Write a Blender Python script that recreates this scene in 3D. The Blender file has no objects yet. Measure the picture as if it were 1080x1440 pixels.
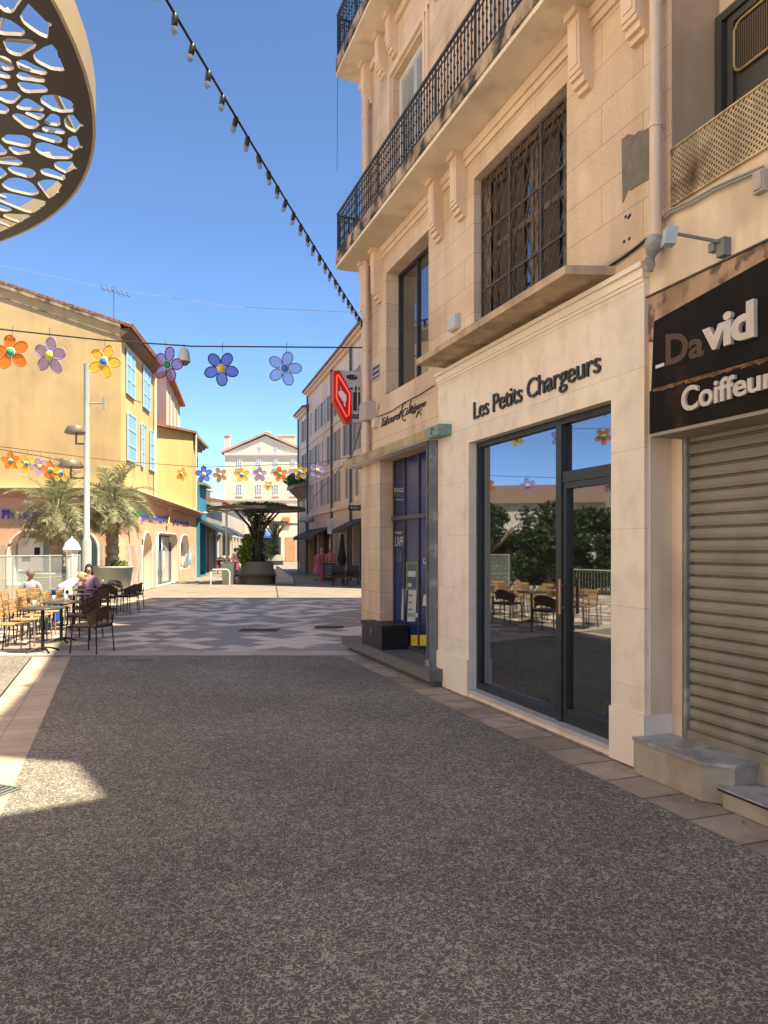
import bpy, bmesh, math, random
from mathutils import Vector, Matrix
random.seed(7)
R = math.radians
scn = bpy.context.scene
COL = scn.collection

# ------------------------------------------------------------------ camera, sky, sun, exposure
EYE, FPX, HZ = 1.7, 1040.0, 772.0
cd = bpy.data.cameras.new("camera"); cam = bpy.data.objects.new("camera", cd); COL.objects.link(cam)
cam.location = (0, 0, EYE); cam.rotation_euler = (R(90), 0, 0)
cd.sensor_fit = 'VERTICAL'; cd.sensor_height = 36; cd.sensor_width = 27
cd.lens = 36 * FPX / 1440; cd.shift_y = (HZ - 720) / 1440; cd.clip_end = 3000; cd.clip_start = .05
scn.camera = cam
SUN = Vector((.435, -.25, .866)).normalized()
w = bpy.data.worlds.new("World"); scn.world = w; w.use_nodes = True
nt = w.node_tree; bg = nt.nodes['Background']; sky = nt.nodes.new('ShaderNodeTexSky')
sky.sky_type = 'NISHITA'; sky.sun_disc = False; sky.sun_elevation = R(60); sky.sun_rotation = R(120)
sky.altitude = 1500; sky.air_density = .42; sky.dust_density = .1; sky.ozone_density = 5.0
nt.links.new(sky.outputs[0], bg.inputs[0]); bg.inputs[1].default_value = .095
sl = bpy.data.lights.new("sun", 'SUN'); sl.energy = 2.35; sl.angle = R(.6); sl.color = (1, .875, .70)
so = bpy.data.objects.new("sun", sl); COL.objects.link(so); so.rotation_euler = SUN.to_track_quat('Z', 'Y').to_euler()
scn.view_settings.view_transform = 'Standard'; scn.view_settings.look = 'None'
scn.view_settings.exposure = 2.42; scn.view_settings.gamma = 1
scn.view_settings.use_white_balance = True; scn.view_settings.white_balance_temperature = 6750; scn.view_settings.white_balance_tint = 3
scn.cycles.max_bounces = 10; scn.cycles.diffuse_bounces = 6

# ------------------------------------------------------------------ materials
MATS = {}
def mat(name, col, rough=.7, var=.12, vs=3.0, bump=0, bs=30, metal=0, brick=None, stain=0, spec=.4, fine=0, col2=None, c2=(.5, .6), c2s=1.0, emit=0, trans=False, wave=None):
    if name in MATS: return MATS[name]
    m = bpy.data.materials.new(name); m.use_nodes = True; MATS[name] = m
    t = m.node_tree; N = t.nodes; L = t.links; b = N['Principled BSDF']
    b.inputs['Roughness'].default_value = rough; b.inputs['Metallic'].default_value = metal
    b.inputs['Specular IOR Level'].default_value = spec
    geo = N.new('ShaderNodeNewGeometry'); uv = N.new('ShaderNodeUVMap')
    def noise(scale, detail=4, vec=None):
        n = N.new('ShaderNodeTexNoise'); n.inputs['Scale'].default_value = scale; n.inputs['Detail'].default_value = detail
        L.new(vec or geo.outputs['Position'], n.inputs['Vector']); return n.outputs['Fac']
    def ramp(f, a, bb, c0=0, c1=1):
        r = N.new('ShaderNodeMapRange'); r.inputs[1].default_value = a; r.inputs[2].default_value = bb
        r.inputs[3].default_value = c0; r.inputs[4].default_value = c1; L.new(f, r.inputs[0]); return r.outputs[0]
    def mixc(f, A, B, mode='MIX'):
        x = N.new('ShaderNodeMix'); x.data_type = 'RGBA'; x.blend_type = mode
        if isinstance(f, float): x.inputs[0].default_value = f
        else: L.new(f, x.inputs[0])
        for i, v in ((6, A), (7, B)):
            if isinstance(v, tuple): x.inputs[i].default_value = (*v, 1)
            else: L.new(v, x.inputs[i])
        return x.outputs[2]
    c = tuple(col)
    lo = tuple(max(0, v * (1 - var)) for v in c); hi = tuple(min(1, v * (1 + var)) for v in c)
    C = mixc(ramp(noise(vs, 5), .3, .7), lo, hi)
    if col2: C = mixc(ramp(noise(c2s, 6), c2[0], c2[1]), C, tuple(col2))
    if fine: C = mixc(ramp(noise(fine, 2), .35, .65), C, mixc(1.0, C, (.86, .86, .86), 'MULTIPLY'))
    h = None
    if brick:
        bw, bh, mo, dark = brick[:4]
        br = N.new('ShaderNodeTexBrick'); L.new(uv.outputs[0], br.inputs['Vector'])
        br.inputs['Scale'].default_value = 1; br.inputs['Brick Width'].default_value = bw; br.inputs['Row Height'].default_value = bh
        br.inputs['Mortar Size'].default_value = mo; br.inputs['Mortar Smooth'].default_value = .2
        br.offset = brick[4] if len(brick) > 4 else .5
        bv = brick[5] if len(brick) > 5 else .08
        br.inputs['Color1'].default_value = (1, 1, 1, 1); br.inputs['Color2'].default_value = (1 - bv, 1 - bv, 1 - bv, 1)
        br.inputs['Mortar'].default_value = (dark, dark, dark, 1)
        C = mixc(1.0, C, br.outputs['Color'], 'MULTIPLY'); h = br.outputs['Fac']
    if stain:
        mp = N.new('ShaderNodeMapping'); mp.inputs['Scale'].default_value = (2.2, 2.2, .25); L.new(geo.outputs['Position'], mp.inputs[0])
        C = mixc(ramp(noise(1.6, 6, mp.outputs[0]), .47, .68, 0, stain), C, mixc(1.0, C, (.45, .4, .35), 'MULTIPLY'))
    L.new(C, b.inputs['Base Color'])
    if emit:
        L.new(C, b.inputs['Emission Color']); b.inputs['Emission Strength'].default_value = emit
    hn = None
    if bump or h is not None or wave:
        bp = N.new('ShaderNodeBump'); bp.inputs['Strength'].default_value = .5; bp.inputs['Distance'].default_value = .01
        v = noise(bs, 4)
        mm = N.new('ShaderNodeMath'); mm.operation = 'MULTIPLY'; mm.inputs[1].default_value = bump; L.new(v, mm.inputs[0]); o = mm.outputs[0]
        if h is not None:
            s = N.new('ShaderNodeMath'); s.operation = 'SUBTRACT'; L.new(o, s.inputs[0]); L.new(h, s.inputs[1]); o = s.outputs[0]
        if wave:
            sx = N.new('ShaderNodeSeparateXYZ'); L.new(uv.outputs[0], sx.inputs[0])
            q = N.new('ShaderNodeMath'); q.operation = 'MULTIPLY'; q.inputs[1].default_value = wave; L.new(sx.outputs[1], q.inputs[0])
            q2 = N.new('ShaderNodeMath'); q2.operation = 'FRACT'; L.new(q.outputs[0], q2.inputs[0])
            s = N.new('ShaderNodeMath'); s.operation = 'ADD'; L.new(o, s.inputs[0]); L.new(q2.outputs[0], s.inputs[1]); o = s.outputs[0]
        L.new(o, bp.inputs['Height']); L.new(bp.outputs[0], b.inputs['Normal'])
    return m

def glass_mat(name, col, refl=.3, rough=.02):
    m = bpy.data.materials.new(name); m.use_nodes = True; MATS[name] = m
    t = m.node_tree; N = t.nodes; L = t.links; out = N['Material Output']; b = N['Principled BSDF']
    b.inputs['Base Color'].default_value = (*col, 1); b.inputs['Roughness'].default_value = .3
    b.inputs['Specular IOR Level'].default_value = 0
    g = N.new('ShaderNodeBsdfGlossy'); g.inputs['Roughness'].default_value = rough; g.inputs[0].default_value = (.9, .95, 1, 1)
    fr = N.new('ShaderNodeLayerWeight'); fr.inputs[0].default_value = .35
    r = N.new('ShaderNodeMapRange'); r.inputs[3].default_value = refl; r.inputs[4].default_value = min(1, refl + .5); L.new(fr.outputs['Fresnel'], r.inputs[0])
    x = N.new('ShaderNodeMixShader'); L.new(r.outputs[0], x.inputs[0]); L.new(b.outputs[0], x.inputs[1]); L.new(g.outputs[0], x.inputs[2])
    L.new(x.outputs[0], out.inputs[0]); return m

def clear_mat(name, tint, alpha):
    m = bpy.data.materials.new(name); m.use_nodes = True; MATS[name] = m
    t = m.node_tree; N = t.nodes; L = t.links; out = N['Material Output']
    tr = N.new('ShaderNodeBsdfTransparent'); tr.inputs[0].default_value = (*tint, 1)
    b = N['Principled BSDF']; b.inputs['Base Color'].default_value = (*tint, 1); b.inputs['Roughness'].default_value = .1
    x = N.new('ShaderNodeMixShader'); x.inputs[0].default_value = alpha
    L.new(tr.outputs[0], x.inputs[1]); L.new(b.outputs[0], x.inputs[2]); L.new(x.outputs[0], out.inputs[0]); return m

def leaf_mat(name, c1, c2, rough=.55):
    m = bpy.data.materials.new(name); m.use_nodes = True; MATS[name] = m
    t = m.node_tree; N = t.nodes; L = t.links; b = N['Principled BSDF']; out = N['Material Output']
    geo = N.new('ShaderNodeNewGeometry'); n = N.new('ShaderNodeTexNoise'); n.inputs['Scale'].default_value = 9; L.new(geo.outputs['Position'], n.inputs['Vector'])
    r = N.new('ShaderNodeMapRange'); r.inputs[1].default_value = .35; r.inputs[2].default_value = .65; L.new(n.outputs['Fac'], r.inputs[0])
    x = N.new('ShaderNodeMix'); x.data_type = 'RGBA'; L.new(r.outputs[0], x.inputs[0]); x.inputs[6].default_value = (*c1, 1); x.inputs[7].default_value = (*c2, 1)
    L.new(x.outputs[2], b.inputs['Base Color']); b.inputs['Roughness'].default_value = rough
    tl = N.new('ShaderNodeBsdfTranslucent'); L.new(x.outputs[2], tl.inputs[0])
    s = N.new('ShaderNodeMixShader'); s.inputs[0].default_value = .3; L.new(b.outputs[0], s.inputs[1]); L.new(tl.outputs[0], s.inputs[2]); L.new(s.outputs[0], out.inputs[0])
    return m

def asphalt_mat():
    m = bpy.data.materials.new('worm_textured_asphalt'); m.use_nodes = True
    t = m.node_tree; N = t.nodes; L = t.links; b = N['Principled BSDF']; geo = N.new('ShaderNodeNewGeometry')
    def noise(scale, detail, dist=0):
        n = N.new('ShaderNodeTexNoise'); n.inputs['Scale'].default_value = scale; n.inputs['Detail'].default_value = detail
        n.inputs['Distortion'].default_value = dist; L.new(geo.outputs['Position'], n.inputs['Vector']); return n.outputs['Fac']
    def m2(op, a, bb):
        x = N.new('ShaderNodeMath'); x.operation = op
        for i, v in ((0, a), (1, bb)):
            if v is None: continue
            if isinstance(v, (int, float)): x.inputs[i].default_value = v
            else: L.new(v, x.inputs[i])
        return x.outputs[0]
    n1 = noise(37, .4, 1.1); gr = noise(260, 2)
    ridge = m2('ABSOLUTE', m2('SUBTRACT', n1, .5), None)
    r = N.new('ShaderNodeMapRange'); r.interpolation_type = 'SMOOTHSTEP'; r.inputs[1].default_value = .012; r.inputs[2].default_value = .085; r.inputs[3].default_value = 1; r.inputs[4].default_value = 0; L.new(ridge, r.inputs[0])
    big = noise(.55, 5); mid = noise(6, 4)
    cr = N.new('ShaderNodeMix'); cr.data_type = 'RGBA'; L.new(r.outputs[0], cr.inputs[0])
    cr.inputs[6].default_value = (.122, .107, .09, 1); cr.inputs[7].default_value = (.395, .35, .296, 1)
    k = m2('MULTIPLY', m2('ADD', m2('MULTIPLY', big, 1.1), .5), m2('ADD', m2('MULTIPLY', mid, .5), .75)); k = m2('MULTIPLY', k, m2('ADD', m2('MULTIPLY', gr, .9), .55))
    c2 = N.new('ShaderNodeVectorMath'); c2.operation = 'SCALE'; L.new(cr.outputs[2], c2.inputs[0]); L.new(k, c2.inputs['Scale'])
    vo = N.new('ShaderNodeTexVoronoi'); vo.inputs['Scale'].default_value = 1.7; L.new(geo.outputs['Position'], vo.inputs['Vector'])
    gm = N.new('ShaderNodeMapRange'); gm.inputs[1].default_value = .028; gm.inputs[2].default_value = .04; gm.inputs[3].default_value = .55; gm.inputs[4].default_value = 1; L.new(vo.outputs['Distance'], gm.inputs[0])
    c3 = N.new('ShaderNodeVectorMath'); c3.operation = 'SCALE'; L.new(c2.outputs[0], c3.inputs[0]); L.new(gm.outputs[0], c3.inputs['Scale'])
    L.new(c3.outputs[0], b.inputs['Base Color']); b.inputs['Roughness'].default_value = .85; b.inputs['Specular IOR Level'].default_value = .3
    bp = N.new('ShaderNodeBump'); bp.inputs['Strength'].default_value = .5; bp.inputs['Distance'].default_value = .006; L.new(r.outputs[0], bp.inputs['Height']); L.new(bp.outputs[0], b.inputs['Normal'])
    return m

def plaza_mat():  # tile colours, with sun dapple and the shaded zone's contrast painted in
    m = bpy.data.materials.new('plaza_tile_painted_dapple'); m.use_nodes = True
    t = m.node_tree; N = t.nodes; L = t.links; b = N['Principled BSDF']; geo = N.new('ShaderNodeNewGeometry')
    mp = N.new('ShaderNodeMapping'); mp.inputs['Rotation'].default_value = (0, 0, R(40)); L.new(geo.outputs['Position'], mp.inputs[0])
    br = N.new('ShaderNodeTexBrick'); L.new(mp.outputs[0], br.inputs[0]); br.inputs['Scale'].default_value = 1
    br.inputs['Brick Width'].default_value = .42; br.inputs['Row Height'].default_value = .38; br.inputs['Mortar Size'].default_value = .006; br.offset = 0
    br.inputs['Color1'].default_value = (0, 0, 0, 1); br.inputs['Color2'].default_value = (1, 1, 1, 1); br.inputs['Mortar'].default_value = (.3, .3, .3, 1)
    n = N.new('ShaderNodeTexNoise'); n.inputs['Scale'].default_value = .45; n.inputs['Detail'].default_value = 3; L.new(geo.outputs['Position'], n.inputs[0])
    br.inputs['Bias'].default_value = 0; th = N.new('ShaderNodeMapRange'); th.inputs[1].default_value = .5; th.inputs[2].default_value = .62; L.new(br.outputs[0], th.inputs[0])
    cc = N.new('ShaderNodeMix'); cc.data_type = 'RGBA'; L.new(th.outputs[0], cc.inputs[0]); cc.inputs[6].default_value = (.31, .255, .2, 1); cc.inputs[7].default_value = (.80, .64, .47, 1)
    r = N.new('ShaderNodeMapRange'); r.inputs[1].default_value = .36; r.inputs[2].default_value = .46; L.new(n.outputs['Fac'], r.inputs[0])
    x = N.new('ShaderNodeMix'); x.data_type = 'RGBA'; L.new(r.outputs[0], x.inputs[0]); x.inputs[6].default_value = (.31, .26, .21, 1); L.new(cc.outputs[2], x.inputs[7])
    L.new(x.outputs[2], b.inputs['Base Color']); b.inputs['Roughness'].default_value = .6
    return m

STONE = mat('ashlar_limestone', (.74, .545, .385), .8, .1, 1.3, .4, 45, brick=(1.05, .34, .0045, .62, .5, .12), stain=.3, col2=(.60, .42, .28), c2=(.48, .7), c2s=1.4, fine=70)
MOULD = mat('painted_moulding', (.71, .525, .375), .8, .08, 2, .2, 50, stain=.2)
SOFFIT = mat('balcony_soffit_render', (.76, .645, .51), .85, .1, 1.6, .3, 20, col2=(.58, .46, .35), c2=(.52, .7), c2s=2.2)
SLABF = mat('weathered_slab_edge', (.46, .33, .22), .85, .2, 5, .4, 40, col2=(.05, .04, .033), c2=(.44, .6), c2s=4.2, stain=1.0)
SILLM = mat('weathered_sill', (.47, .34, .23), .85, .15, 5, .4, 40, col2=(.3, .22, .15), c2=(.5, .66), c2s=3, stain=.6)
CLAD = mat('pale_shop_stone', (.76, .645, .53), .7, .05, 1.2, .25, 90, brick=(1.3, .62, .003, .74, .5, .06), col2=(.66, .55, .44), c2=(.48, .7), c2s=5, stain=.12)
CLADM = mat('pale_stone_trim', (.76, .645, .53), .7, .06, 2, .2, 80)
IRON = mat('black_wrought_iron', (.022, .021, .022), .45, .3, 8, .2, 80, spec=.5)
RUST = mat('rusty_iron', (.075, .055, .045), .6, .3, 12, .3, 90)
FRAME = mat('anthracite_aluminium', (.022, .026, .03), .4, .05, 5)
GREY = mat('grey_painted_steel', (.17, .175, .17), .55, .18, 5, .3, 40, col2=(.3, .29, .26), c2=(.6, .68), c2s=5)
ZINC = mat('zinc_ledge', (.13, .128, .12), .55, .2, 6, .3, 30)
BLACKM = mat('black_plastic', (.012, .012, .013), .4, .2, 8)
DARKR = mat('dark_interior', (.012, .011, .011), .9)
PVC = mat('beige_downpipe', (.64, .48, .36), .45, .06, 3, stain=.3)
GLASS = glass_mat('shop_glass', (.012, .012, .012), .24)
GLASSW = glass_mat('window_glass', (.03, .03, .028), .22)
GLASSF = glass_mat('far_window_glass', (.045, .05, .055), .12, .1)
WHITE = mat('white_paint', (.72, .7, .66), .5, .05)
CREAM = mat('cream_render', (.66, .53, .38), .85, .07, 1.2, .2, 30, stain=.2)
CREAMP = mat('pale_cream_plaster', (.70, .55, .40), .8, .08, 1.5, .2, 40, stain=.35, col2=(.55, .42, .3), c2=(.52, .72), c2s=2)

# ------------------------------------------------------------------ mesh helpers
class MB:
    def __init__(s): s.v = []; s.f = []; s.mi = []; s.sm = []
    def poly(s, pts, mi=0, smooth=False):
        n = len(s.v); s.v += [tuple(p) for p in pts]; s.f.append(tuple(range(n, n + len(pts)))); s.mi.append(mi); s.sm.append(smooth)
    def grid(s, rows, mi=0, smooth=True, closed=False):
        n = len(s.v); k = len(rows[0])
        for r in rows: s.v += [tuple(p) for p in r]
        for i in range(len(rows) - 1):
            for j in range(k if closed else k - 1):
                a = n + i * k + j; b = n + i * k + (j + 1) % k
                s.f.append((a, b, b + k, a + k)); s.mi.append(mi); s.sm.append(smooth)
    def hexa(s, c, mi=0):
        n = len(s.v); s.v += [tuple(p) for p in c]
        for f in ((0, 3, 2, 1), (4, 5, 6, 7), (0, 1, 5, 4), (1, 2, 6, 5), (2, 3, 7, 6), (3, 0, 4, 7)):
            s.f.append(tuple(n + i for i in f)); s.mi.append(mi); s.sm.append(False)
    def box(s, x0, x1, y0, y1, z0, z1, mi=0, fr=None):
        W = fr.W if fr else (lambda a, b, c: (a, b, c))
        s.hexa([W(x0, y0, z0), W(x1, y0, z0), W(x1, y1, z0), W(x0, y1, z0), W(x0, y0, z1), W(x1, y0, z1), W(x1, y1, z1), W(x0, y1, z1)], mi); return s
    def prism(s, pts, vec, mi=0):
        vec = Vector(vec); a = [Vector(p) for p in pts]; b = [p + vec for p in a]
        s.poly(a[::-1], mi); s.poly(b, mi)
        for i in range(len(a)):
            j = (i + 1) % len(a); s.poly([a[i], a[j], b[j], b[i]], mi)
        return s
    def tube(s, pts, r, seg=8, mi=0, cap=True, rs=None):
        P = [Vector(p) for p in pts]; rows = []
        for i, p in enumerate(P):
            d = (P[min(i + 1, len(P) - 1)] - P[max(i - 1, 0)]).normalized()
            a = Vector((0, 0, 1)) if abs(d.z) < .95 else Vector((1, 0, 0))
            x = d.cross(a).normalized(); y = d.cross(x); rr = rs[i] if rs else r
            rows.append([p + (x * math.cos(q) + y * math.sin(q)) * rr for q in [2 * math.pi * k / seg for k in range(seg)]])
        s.grid(rows, mi, seg > 4, True)
        if cap: s.poly(rows[0], mi); s.poly(rows[-1][::-1], mi)
        return s
    def lathe(s, prof, c=(0, 0, 0), seg=20, mi=0, smooth=True):
        rows = [[(c[0] + r * math.cos(2 * math.pi * k / seg), c[1] + r * math.sin(2 * math.pi * k / seg), c[2] + z) for k in range(seg)] for r, z in prof]
        s.grid(rows, mi, smooth, True)
        if prof[0][0] > 0.001: s.poly(rows[0][::-1], mi)
        if prof[-1][0] > 0.001: s.poly(rows[-1], mi)
        return s
    def build(s, name, mats, parent=None, base=None, **tags):
        if not isinstance(mats, (list, tuple)): mats = [mats]
        me = bpy.data.meshes.new(name)
        base = Vector(base) if base is not None else (Vector(parent['_b']) if parent is not None and '_b' in parent else Vector((0, 0, 0)))
        me.from_pydata([tuple(Vector(v) - base) for v in s.v], [], s.f)
        for m in mats: me.materials.append(m)
        me.polygons.foreach_set('material_index', s.mi); me.polygons.foreach_set('use_smooth', s.sm)
        uv = me.uv_layers.new(name='UVMap'); d = uv.data
        V = s.v
        for p in me.polygons:
            n = p.normal
            if abs(n.z) > .7:
                for li in p.loop_indices:
                    q = V[me.loops[li].vertex_index]; d[li].uv = (q[0], q[1])
            else:
                tx, ty = -n.y, n.x; l = math.hypot(tx, ty) or 1; tx /= l; ty /= l
                for li in p.loop_indices:
                    q = V[me.loops[li].vertex_index]; d[li].uv = (q[0] * tx + q[1] * ty, q[2])
        o = bpy.data.objects.new(name, me); COL.objects.link(o)
        if parent is None: o.location = base
        else: o.parent = parent
        o['_b'] = tuple(base)
        tagit(o, **tags); return o
def tagit(o, label=None, cat=None, group=None, kind=None):
    if label: o['label'] = label
    if cat: o['category'] = cat
    if group: o['group'] = group
    if kind: o['kind'] = kind
def thing(name, label, cat, loc=(0, 0, 0), group=None, rz=0, local=False):
    """Empty at the base of a thing; local=True: parts are written round (0,0,0)"""
    o = bpy.data.objects.new(name, None); COL.objects.link(o); o.location = loc; o.rotation_euler = (0, 0, rz)
    o['_b'] = (0., 0., 0.) if local else tuple(float(v) for v in loc)
    tagit(o, label, cat, group); return o
def copy_tree(o, parent=None):
    c = o.copy(); COL.objects.link(c); c.parent = parent
    for ch in list(o.children): copy_tree(ch, c)
    return c
def P(x, y, Y): return Vector(((x - 540) / FPX * Y, Y, EYE + (HZ - y) / FPX * Y))
def G(x, y, z=0):
    Y = (EYE - z) * FPX / (y - HZ); return Vector(((x - 540) / FPX * Y, Y, z))

class Plane:
    def __init__(s, p0, d, flip=False):
        s.p = Vector(p0); s.u = Vector(d).normalized(); n = Vector((-s.u.y, s.u.x))
        if n.dot(-s.p) < 0: n = -n
        s.n = -n if flip else n
    def W(s, u, o, z): q = s.p + s.u * u + s.n * o; return Vector((q.x, q.y, z))
    def at(s, x, y, o=0):
        t = (x - 540) / FPX; q = s.p + s.n * o
        # q + u*a = Y*(t,1)
        det = s.u.x * (-1) - (-t) * s.u.y
        a = (-q.x * (-1) - (-t) * (-q.y)) / det; Y = q.y + s.u.y * a
        return a, EYE + (HZ - y) / FPX * Y
    def u_(s, x, o=0): return s.at(x, 700, o)[0]
    def z_(s, x, y, o=0): return s.at(x, y, o)[1]

def wall(mb, fr, u0, u1, z0, z1, holes=(), o=0, mi=0, back=True, rmi=None):
    """front of a wall with recessed openings; hole=(u0,u1,z0,z1,depth[,arch])"""
    H = [tuple(h) + (0,) * (6 - len(h)) for h in holes]
    us = sorted({u0, u1, *[min(max(v, u0), u1) for h in H for v in h[:2]]}); zs = sorted({z0, z1, *[min(max(v, z0), z1) for h in H for v in h[2:4]]})
    for i in range(len(us) - 1):
        for j in range(len(zs) - 1):
            a, b, c, d = us[i], us[i + 1], zs[j], zs[j + 1]; m, n = (a + b) / 2, (c + d) / 2
            if any(h[0] < m < h[1] and h[2] < n < h[3] for h in H): continue
            mb.poly([fr.W(a, o, c), fr.W(b, o, c), fr.W(b, o, d), fr.W(a, o, d)], mi)
    r = mi if rmi is None else rmi
    for a, b, c, d, dp, ar in H:
        if ar:
            rad = min(ar, (b - a) / 2); K = 8; q = o - dp
            arcL = [(a + rad - rad * math.cos(t), d - rad + rad * math.sin(t)) for t in [math.pi / 2 * k / K for k in range(K + 1)]]
            arcR = [(b - (x - a), z) for x, z in arcL]
            mb.poly([fr.W(a, o, d)] + [fr.W(x, o, z) for x, z in arcL], mi); mb.poly([fr.W(b, o, d)] + [fr.W(x, o, z) for x, z in arcR], mi)
            path = [(a, c)] + arcL + arcR[::-1] + [(b, c)]
            for i in range(len(path) - 1):
                (x0, y0), (x1, y1) = path[i], path[i + 1]; mb.poly([fr.W(x0, o, y0), fr.W(x1, o, y1), fr.W(x1, q, y1), fr.W(x0, q, y0)], r)
            if c > z0: mb.poly([fr.W(a, o, c), fr.W(b, o, c), fr.W(b, q, c), fr.W(a, q, c)], r)
        else:
            q = o - dp
            for (x0, y0, x1, y1) in ((a, c, a, d), (a, d, b, d), (b, d, b, c), (b, c, a, c)):
                mb.poly([fr.W(x0, o, y0), fr.W(x1, o, y1), fr.W(x1, q, y1), fr.W(x0, q, y0)], r)
    return mb

def rect_frame(mb, fr, a, b, c, d, t, o0, o1, mi=0):
    mb.box(a, a + t, o0, o1, c, d, mi, fr); mb.box(b - t, b, o0, o1, c, d, mi, fr)
    mb.box(a + t, b - t, o0, o1, c, c + t, mi, fr); mb.box(a + t, b - t, o0, o1, d - t, d, mi, fr)

def text_mesh(txt, bold=0, shear=0, space=1.0):
    cu = bpy.data.curves.new('t', 'FONT'); cu.body = txt; cu.offset = bold; cu.shear = shear; cu.space_character = space; cu.resolution_u = 4
    cu.fill_mode = 'FRONT' if False else 'BOTH'; cu.extrude = .5
    ob = bpy.data.objects.new('t', cu); COL.objects.link(ob)
    dg = bpy.context.evaluated_depsgraph_get(); me = bpy.data.meshes.new_from_object(ob.evaluated_get(dg))
    V = [v.co.copy() for v in me.vertices]; F = [tuple(p.vertices) for p in me.polygons]
    bpy.data.objects.remove(ob); bpy.data.curves.remove(cu); bpy.data.meshes.remove(me)
    return V, F
def text_on(mb, fr, txt, q, o=0, th=.02, bold=0, shear=0, space=1.0, mi=0):
    """q = (u,z) of bottom-left, bottom-right, top-right, top-left for the whole text box"""
    V, F = text_mesh(txt, bold, shear, space)
    x0 = min(v.x for v in V); x1 = max(v.x for v in V); y0 = min(v.y for v in V); y1 = max(v.y for v in V)
    n = len(mb.v)
    for v in V:
        a = (v.x - x0) / (x1 - x0); b = (v.y - y0) / (y1 - y0)
        u = (1 - b) * ((1 - a) * q[0][0] + a * q[1][0]) + b * ((1 - a) * q[3][0] + a * q[2][0])
        z = (1 - b) * ((1 - a) * q[0][1] + a * q[1][1]) + b * ((1 - a) * q[3][1] + a * q[2][1])
        mb.v.append(tuple(fr.W(u, o + (v.z + .5) * th, z)))
    for f in F: mb.f.append(tuple(n + i for i in f)); mb.mi.append(mi); mb.sm.append(False)
    return mb

# ------------------------------------------------------------------ reference planes
K = .36
FA = Plane((-.38, 12.4), (.36, -1))           # facade of the corner building (u grows toward the camera)
a = FA.at
# ------------------------------------------------------------------ ground
def sheet(name, pts, z, m, hi=None):
    mb = MB(); mb.poly([(p[0], p[1], z) for p in pts])
    return mb.build(name, m, kind='structure', base=(0, 0, 0))
sheet('ground', [(-400, -60), (400, -60), (400, 900), (-400, 900)], -.012, mat('beige_paving', (.27, .23, .185), .8, .12, 1.0, .1, 20, brick=(.6, .3, .006, .75, .5, .15)))
ASPH = asphalt_mat()
def ex(Y, off=0): return -4.99 - (.36) * (Y - 11.79) * 1 + off      # left asphalt edge
def exr(Y): return -.81 - .365 * (Y - 12.1)                          # right asphalt edge
sheet('road', [(ex(-6), -6), (exr(-6), -6), (exr(11.8), 11.8), (ex(11.8), 11.8)], -.004, ASPH)
sheet('road', [(ex(-6) - 9, -6), (ex(-6) - .6, -6), (ex(11.8) - .6, 11.8), (ex(11.8) - 9, 11.8)], -.004, ASPH)
PAV = mat('paver_strip', (.62, .46, .34), .75, .12, 1.5, .15, 50, brick=(.6, .3, .006, .55, .0, .18), fine=60)
def along(p, q, w, z, name, m, sgn=1):
    """a strip whose uv follows it: built in its own rotated object"""
    p = Vector((*p, 0)); q = Vector((*q, 0)); d = (q - p); L_ = d.length; ang = math.atan2(d.y, d.x)
    mb = MB(); mb.poly([(0, 0, z), (L_, 0, z), (L_, w * sgn, z), (0, w * sgn, z)]); o = mb.build(name, m, base=(0, 0, 0), kind='structure')
    o.location = p; o.rotation_euler = (0, 0, ang); return o
along((ex(-6), -6), (ex(11.8), 11.8), .585, -.004, 'pavement', mat('paver_rows', (.62, .46, .34), .75, .12, 1.5, .15, 50, brick=(.22, .2925, .006, .55, .0, .16), fine=60), 1)
along((exr(-6), -6), (exr(12.4), 12.4), 1.6, -.006, 'pavement', mat('kerb_side_pavers', (.46, .36, .28), .8, .2, 1.2, .2, 40, brick=(.42, .4, .012, .38, .5, .3), fine=50, col2=(.34, .27, .21), c2=(.5, .62), c2s=2.5), -1)
KERB = mat('pale_kerb_stone', (.52, .44, .36), .7, .1, 2, .1, 50, brick=(.9, .6, .006, .5, .0, .15))
along((-12, 11.8), (.2, 11.8), .56, 0.0, 'kerb', KERB, 1)
sheet('plaza', [(-40, 12.36), (-.1, 12.36), (6, 12.36), (6, 25.4), (-40, 25.4)], -.004, plaza_mat())  # tile contrast is painted only as far as the shade edge
def grate(name, label, p, w, d, rz=0, mt=RUST, group=None):
    t = thing(name, label, 'drain grate', (p[0], p[1], 0), group, rz, True)
    mb = MB(); mb.box(-w / 2, w / 2, -d / 2, d / 2, -.001, .002); mb.build('drain_base', DARKR, t)
    mb = MB(); n = int(w / .05)
    for i in range(n + 1):
        x = -w / 2 + w * i / n; mb.box(x - .012, x + .012, -d / 2, d / 2, .002, .006)
    for y in (-d / 2, d / 2 - .02): mb.box(-w / 2, w / 2, y, y + .02, .006, .009)
    mb.build('bars', mt, t); return t
grate('drain_grate', 'long iron drain grate set in the tiled plaza floor, left one', G(365, 886), .8, .45)
grate('drain_grate', 'iron drain grate in the plaza floor nearest the corner building', G(463, 882), .6, .4)
grate('drain_grate', 'grey grate at the left edge of the near pavement', G(-8, 1112), .25, .22, R(-20), GREY)
grate('drain_grate', 'ribbed beige drain cover in the asphalt beside the pale kerb', G(195, 928, 0), .32, .2, 0, mat('beige_grate', (.28, .24, .2)))

# ================================================================== CORNER BUILDING
BA = thing('corner_building', 'beige stone corner building with iron balconies and a new pale shopfront', 'building', FA.W(0, 0, 0))
uE = a(912, 700)[0]; TOP = 13.0
def uz(x, y, o=0): return FA.at(x, y, o)
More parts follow.
